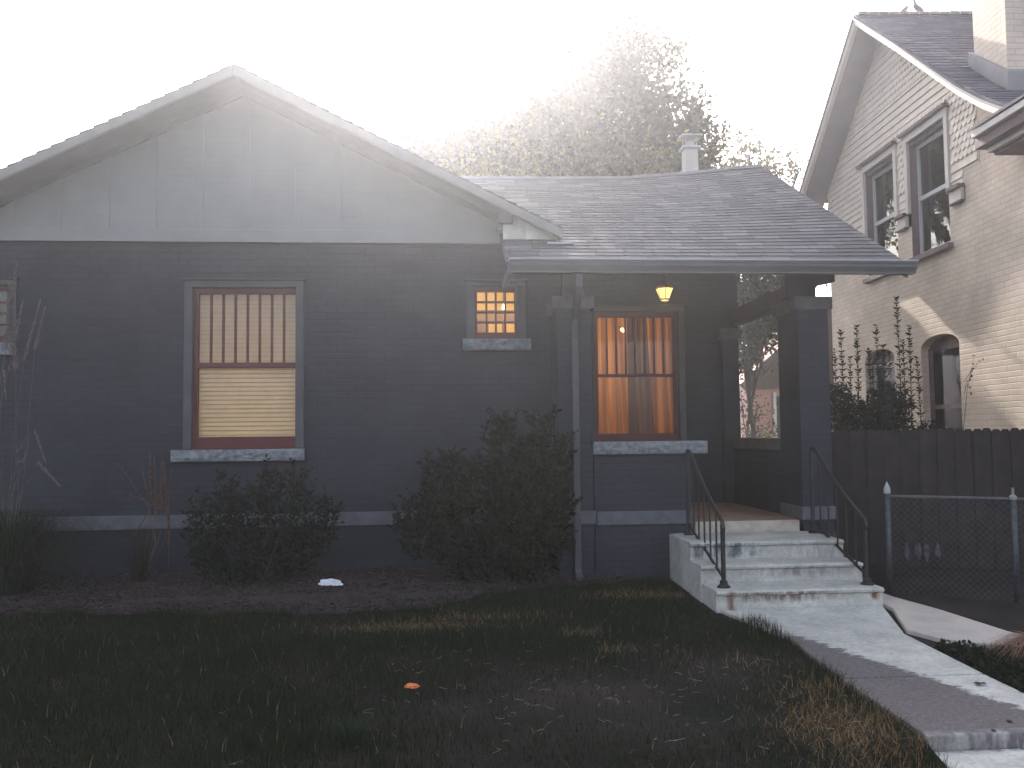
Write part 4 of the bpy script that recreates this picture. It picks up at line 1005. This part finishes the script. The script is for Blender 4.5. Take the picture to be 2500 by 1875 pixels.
# the bush behind the wooden fence, with upright leafy shoots
o = thing('upright_shrub', (5.7, 1.3, -.1), 'dark bush with upright leafy shoots rising behind the wooden fence', 'shrub')
P = []; D = []; mb = MB()
shoots = [(2052, 808), (2091, 793), (2139, 795), (2155, 840), (2188, 725), (2204, 830), (2220, 796), (2238, 870), (2036, 850), (2120, 850), (2170, 860), (2075, 870)]
for px_, py_ in shoots:
    tp = at(px_, py_, 1.3+rnd.uniform(-.15, .15)); b_ = Vector((tp.x+rnd.uniform(-.08, .05), tp.y, 1.2))
    mb.tube([b_-Vector((0, 0, 1.3)), b_, tp], [.012, .008, .003], 5); Ln = (tp-b_).length; k_ = 0; d_ = (tp-b_).normalized()
    tt = 0
    while tt < Ln:
        p = b_+d_*tt; a_ = k_*1.3; sz = .066*(1-.55*tt/Ln)+.010
        for sg in (0, math.pi):
            v = Vector((math.cos(a_+sg), math.sin(a_+sg), .55)).normalized(); P.append(np.array(p+v*sz*.5)); D.append(np.array(v)*4)
        tt += .034; k_ += 1
for _ in range(7500):
    x_ = rng.uniform(4.95, 6.35); top = 1.62+.28*math.sin(x_*9)*.5+(.25 if x_ < 6.0 else -.15); z_ = rng.uniform(1.0, top); P.append(np.array([x_, 1.3+rng.uniform(-.25, .3), z_])); D.append(rng.normal(size=3)*2)
mb.put('stems', M['bark'], o); leaves('foliage', np.array(P), .072, ((.014,.018,.014), (.030,.030,.024)), o, asp=.42, dirs=np.array(D))
# wispy shoot at the right of the arched window
o = thing('thin_sapling', (6.2, .9, -.1), 'thin sprig of a sapling against the cream brick wall right of the arched window', 'sapling')
mb = MB(); P = []; D = []
for pa, pb in (((2352, 1045), (2378, 868)), ((2356, 930), (2395, 880)), ((2355, 960), (2372, 915))):
    a_, b_ = at(*pa, .9), at(*pb, .9); mb.tube([a_, (a_+b_)/2+Vector((-.02, 0, .01)), b_], [.005, .003, .0015], 5)
    for k_ in range(7): p = a_.lerp(b_, .35+.65*k_/6); P.append(np.array(p)+rng.normal(size=3)*.012); D.append(rng.normal(size=3)*2)
mb.tube([at(2352, 1045, .9), at(2350, 1180, .9)+Vector((0, 0, -.9))], .006, 5)
mb.put('stems', M['bark'], o); leaves('foliage', np.array(P), .05, ((.05,.04,.035), (.09,.07,.06)), o, asp=.45, dirs=np.array(D))

def tuft(name, label, c, n, hr, lr, wd, cols, droop=.3, rad=.12, plumes=(), seg=5, cat='grass', biasx=0, plumecol=((.12,.095,.10), (.21,.17,.165))):
    o = thing(name, (c[0], c[1], gz(c[1])), label, cat)
    a_ = rng.uniform(0, 2*math.pi, n); r_ = rad*np.sqrt(rng.random(n)); base = np.stack([c[0]+r_*np.cos(a_), c[1]+r_*np.sin(a_)*.7, np.full(n, gz(c[1]))], 1)
    h = rng.uniform(*hr, n); ln = rng.uniform(*lr, n); a2 = a_+rng.normal(size=n)*.5
    lean = np.stack([np.cos(a2)*ln+biasx, np.sin(a2)*ln*.6], 1); w_ = rng.random(n)[:, None]; C = np.asarray(cols[0])*(1-w_)+np.asarray(cols[1])*w_
    blades('blades', base, h, np.full(n, wd), lean, C, o, seg, droop)
    for (pts, rr) in plumes:       # each a stalk with a feathery head
        pts = [Vector(q) for q in pts]; mb = MB(); mb.tube(pts, [.0025]*(len(pts)-1)+[.001], 5); Pp, Dd = [], []
        tip, pre = pts[-1], pts[-2]; d_ = (tip-pre)
        m_ = int(520*d_.length/.4)
        for _ in range(m_):
            t = rng.random(); p = pre+d_*t; off = Vector(rng.normal(size=3))*rr*(1-.75*t)*.5; Pp.append(np.array(p+off)); Dd.append(np.array(d_.normalized()*2.5+off*20))
        so_ = mb.put('stalk', M['stalkm'], o); leaves('plume', np.array(Pp), .035, plumecol, so_, asp=.16, dirs=np.array(Dd))
    return o
def pp(*pts, Y=-.6): return [tuple(at(x_, y_, Y)) for x_, y_ in pts]
bx_, by_ = -4.2, -.75
b0 = (bx_, by_, 0)
plm = []
for pts, rr in [(((-10, 1000), (15, 850), (42, 640)), .03), (((0, 1000), (30, 860), (55, 735)), .028), (((40, 1100), (38, 900), (20, 690)), .028), (((30, 1100), (58, 880), (98, 735)), .014),
                (((60, 1150), (85, 850), (110, 750)), .012), (((45, 1200), (42, 1100), (70, 1065)), .012), (((20, 1230), (60, 1120), (72, 1060)), .012), (((30, 1200), (85, 1052), (112, 1130)), .012), (((40, 1230), (95, 1130), (145, 1185)), .016),
                (((0, 1000), (10, 905), (14, 975)), .012), (((20, 1200), (42, 1130), (56, 1125)), .012)]:
    plm.append(([b0]+pp(*pts, Y=by_), rr))
tuft('plume_grass', 'tall plume grass with arching blades and feathery seed heads at the left edge', (bx_, by_), 1700, (.8, 1.95), (.25, 1.15), .011, ((.014,.022,.014), (.045,.055,.036)), .72, .22, plm)
plm = []
sx, sy = -3.06, -.45
for pts, rr in [(((362, 1300), (368, 1230), (366, 1105)), .018), (((372, 1320), (380, 1260), (376, 1118)), .018), (((392, 1300), (392, 1240), (396, 1130)), .03), (((402, 1320), (408, 1260), (400, 1120)), .016), (((412, 1400), (412, 1330), (412, 1200)), .012),
                (((380, 1320), (358, 1230), (288, 1132)), .006), (((380, 1330), (360, 1210), (346, 1140)), .008), (((380, 1330), (378, 1232), (318, 1208)), .006), (((380, 1330), (362, 1252), (328, 1305)), .006), (((385, 1330), (400, 1250), (420, 1145)), .004)]:
    plm.append(([(sx, sy, gz(sy))]+pp(*pts, Y=sy), rr))
tuft('plume_grass', 'small upright tuft of reddish ornamental grass left of the large front window', (sx, sy), 260, (.35, .85), (.02, .18), .007, ((.03,.022,.018), (.07,.05,.04)), .15, .07, plm, plumecol=((.09,.055,.045), (.17,.11,.085)))
tuft('drooping_grass', 'reddish drooping clump of ornamental grass by the side path at the right edge', (4.28, -3.60), 460, (.28, .44), (.18, .46), .012, ((.17,.085,.075), (.33,.22,.15)), .95, .07, seg=6)

# lawn: real blades, one object
def dryness(x, y):
    d = .0
    for (cx_, cy_, rx, ry, k) in [(2.25, -4.72, .34, .42, 1.0), (2.55, -4.9, .2, .12, .7), (-.30, -2.3, .50, .14, .8), (.25, -2.05, .45, .12, .5), (2.0, -1.35, .45, .16, .8), (1.1, -2.6, .15, .1, .6), (2.0, -3.55, .3, .18, .5), (1.3, -3.1, .15, .08, .7), (2.35, -4.1, .25, .18, .6)]:
        q = ((x-cx_)/rx)**2+((y-cy_)/ry)**2; d = np.maximum(d, k*np.exp(-q*.9))
    return d
def bare(x, y):      # thin, scuffed soil in the middle of the lawn
    return 1.05*np.exp(-(((x-.9)/1.3)**2+((y+4.2)/.75)**2)*.9)+.6*np.exp(-(((x-1.9)/.6)**2+((y+3.5)/.5)**2))
def field(n, x0, x1, y0, y1):
    x = rng.uniform(x0, x1, n); y = rng.uniform(y0, y1, n)
    be = np.array([bed_edge(q) for q in x]); k = (y < be+rng.uniform(-.05, .06, n)) & ~((x > 2.64) & (x < 3.64) & (y > -5.2) & (y < -2.0)) & ~((x > 2.30) & (x < 3.95) & (y > -2.3)) & ~((x > 2.64) & (x < 3.95) & (y < -4.9)) & (y < -.55+np.where(x < 1.9, 5, 0))
    k &= ~((y > -2.4) & (x > 2.38)); k &= ~((x > 1.95) & (y > -.55))
    k &= rng.random(n) > bare(x, y)*.9
    # the side path and its verge
    k &= ~((x > 3.6) & (y > -3.33+.4*np.maximum(0, x-4.2)))
    k &= x > np.where((y < -2.3) & (x > 3.0), 3.6, -99)
    return x[k], y[k]
xs1, ys1 = field(230000, -4.6, 5.6, -5.6, -.5); xs2, ys2 = field(40000, -9, 9, -9, -4.9)
X = np.concatenate([xs1, xs2]); Y_ = np.concatenate([ys1, ys2]); n = len(X)
Zg = np.interp(Y_, [-60, -6.5, -5.25, -4.9, -2.9, -2.1, 0, 60], [-.50, -.46, -.41, -.30, -.20, -.16, -.10, -.10])-.014
dr = np.clip(dryness(X, Y_), 0, 1); cl = np.array([noise.noise(Vector((a_*1.6, b_*1.6, 0))) for a_, b_ in zip(X, Y_)])
hh_ = rng.uniform(.03, .085, n)*(1+.7*np.clip(cl, -.6, 1))*(1-.45*dr)*np.where((X < 0), 1.1, 1)
edge = np.exp(-((X-2.55)/.18)**2)*(Y_ < -2.1); hh_ *= 1+.6*edge
ln_ = rng.normal(size=(n, 2))*.028*(1+1.2*dr[:, None])
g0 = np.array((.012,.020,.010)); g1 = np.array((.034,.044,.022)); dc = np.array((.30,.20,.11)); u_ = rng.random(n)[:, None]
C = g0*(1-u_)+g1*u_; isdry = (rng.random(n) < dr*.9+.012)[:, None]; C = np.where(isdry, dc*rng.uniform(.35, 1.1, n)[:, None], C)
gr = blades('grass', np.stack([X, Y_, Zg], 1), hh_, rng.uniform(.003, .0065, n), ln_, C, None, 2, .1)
tag(gr, 'short dark lawn grass with dry straw-coloured patches', 'grass', kind='stuff')
tuft('grass_clump', 'spiky clump of longer grass in the lawn near the bottom of the picture', (-.52, -4.66), 120, (.10, .24), (.05, .22), .007, ((.018,.028,.018), (.05,.068,.042)), .3, .06)
# low weeds on the verge right of the walk
n = 9000; X = rng.uniform(3.62, 5.6, n); Y_ = rng.uniform(-5.6, -3.1, n); k = (Y_ < -3.42-.0*X+.10*np.sin(X*9)) | ((X < 3.95) & (Y_ < -3.25) & (X > 3.66))
X, Y_ = X[k], Y_[k]; P = np.stack([X, Y_, np.array([gz(q) for q in Y_])+rng.uniform(0, .05, len(X))], 1)
wv = leaves('ground_cover', P, .05, ((.012,.018,.012), (.030,.034,.022)), None, asp=.5); tag(wv, 'dark low weeds on the verge right of the front walk', 'weeds', kind='stuff')
# straw and dead roots on the scuffed soil
mb = MB(); 
for _ in range(170):
    x_ = rnd.gauss(1.0, 1.0); y_ = rnd.gauss(-4.1, .7)
    if x_ > 2.5 or x_ < -1.6 or y_ > -2.4: continue
    a_ = rnd.uniform(0, 6.28); l_ = rnd.uniform(.02, .07); z_ = gz(y_)+.02; c_ = rnd.uniform(-.7, .7)
    mb.tube([(x_, y_, z_), (x_+math.cos(a_+c_)*l_*.45, y_+math.sin(a_+c_)*l_*.45, z_+rnd.uniform(0, .008)), (x_+math.cos(a_-c_)*l_, y_+math.sin(a_-c_)*l_, z_+rnd.uniform(-.004, .02))], .0011, 3, False)
tag(put('straw_litter', mb.raw('straw_litter'), M['straw']), 'thin pale dead stalks scattered over the scuffed lawn', 'straw', kind='stuff')
# mulch chips
n = 26000; X = rng.uniform(-5.4, 1.9, n); Y_ = rng.uniform(-2.0, -.02, n); k = Y_ > np.array([bed_edge(q) for q in X])-.05; X, Y_ = X[k], Y_[k]
edgeb = np.exp(-((Y_-np.array([bed_edge(q) for q in X]))/.12)**2)
zt_ = np.array([gz(b_)+.02+max(0, .035*noise.noise(Vector((a_*2.3, b_*2.3, 0)))+.02*noise.noise(Vector((a_*8, b_*8, 2)))+.05*(1-min(1, b_/bed_edge(a_)))+.03) for a_, b_ in zip(X, Y_)])
zt_ = np.where(Y_ < -1.2, np.minimum(zt_, np.array([gz(q) for q in Y_])+.05), zt_)
P = np.stack([X, Y_, zt_-.01], 1); D_ = rng.normal(size=P.shape)*3; D_[:, 2] *= .25
mc = leaves('mulch_chips', P, .032, ((.020,.016,.017), (.10,.08,.078)), None, asp=.5, dirs=D_); tag(mc, 'dark bark mulch chips in the bed along the front wall', 'mulch', kind='stuff')

# ------------------------------------------------------------------ small things
def crumple(name, c, sx_, sy_, sz_, m, label, cat, seed=0, sub=3, group=None):
    bm = bmesh.new(); bmesh.ops.create_icosphere(bm, subdivisions=sub, radius=1)
    for v in bm.verts:
        k = 1+.35*noise.noise(v.co*1.8+Vector((seed, 0, 0)))+.25*noise.noise(v.co*5+Vector((0, seed, 0)))
        v.co = Vector((v.co.x*sx_*k, v.co.y*sy_*k, max(-.15, v.co.z)*sz_*k))
    me = bpy.data.meshes.new(name); bm.to_mesh(me); bm.free(); o = put(name, me, m); o.location = c; return tag(o, label, cat, group)
crumple('crumpled_paper', (-1.13, -.75, -.06), .115, .06, .05, M['paper'], 'crumpled white scrap of paper lying on the mulch below the wall', 'litter', 2)
crumple('orange_leaf', (-.21, -3.88, -.215), .045, .03, .02, M['orangeleaf'], 'single curled orange leaf lying on the dark lawn', 'leaf', 5)
dm = mat('dark_leaf', (.04,.03,.035), .9)
for i, (px_, py_, s_, lb_) in enumerate([(2387, 1668, .022, 'dark leaf on the walk, nearest the verge, left one of the pair'), (2401, 1668, .016, 'smaller dark leaf on the walk, right one of the touching pair'), (2464, 1760, .016, 'tiny dark leaf on the walk at the right edge of the picture'), (2426, 1783, .013, 'flat dark leaf on the walk just above its step')]):
    r = ray(px_, py_); zl = -.27; t = (zl-CL.z)/r.z; p = CL+r*t
    zl = float(np.interp(p.y, [-4.92, -3.93], [-.285, -.235]))+.006; t = (zl-CL.z)/r.z; p = CL+r*t
    crumple('fallen_leaf', p, s_, s_*1.2, s_*.35, dm, lb_, 'leaf', i+9, 2, 'dark leaves fallen on the front walk')

# ================================================================== GLARE
mh = bpy.data.materials.new('glare_air'); mh.use_nodes = True; t = mh.node_tree; t.nodes.remove(t.nodes['Principled BSDF'])  # scattering air added to stand in for veiling glare from the sun
v = N(mh, 'ShaderNodeVolumePrincipled'); v.inputs['Color'].default_value = (.88, .90, .98, 1); v.inputs['Density'].default_value = GLARE; v.inputs['Anisotropy'].default_value = GLARE_G
L(mh, v.outputs[0], t.nodes['Material Output'].inputs['Volume'])
hz = MB().box(-60, 60, -20, 60, -1.5, 16).put('veil', mh); tag(hz, 'thin added haze between the camera and the houses', 'veil', kind='stuff')
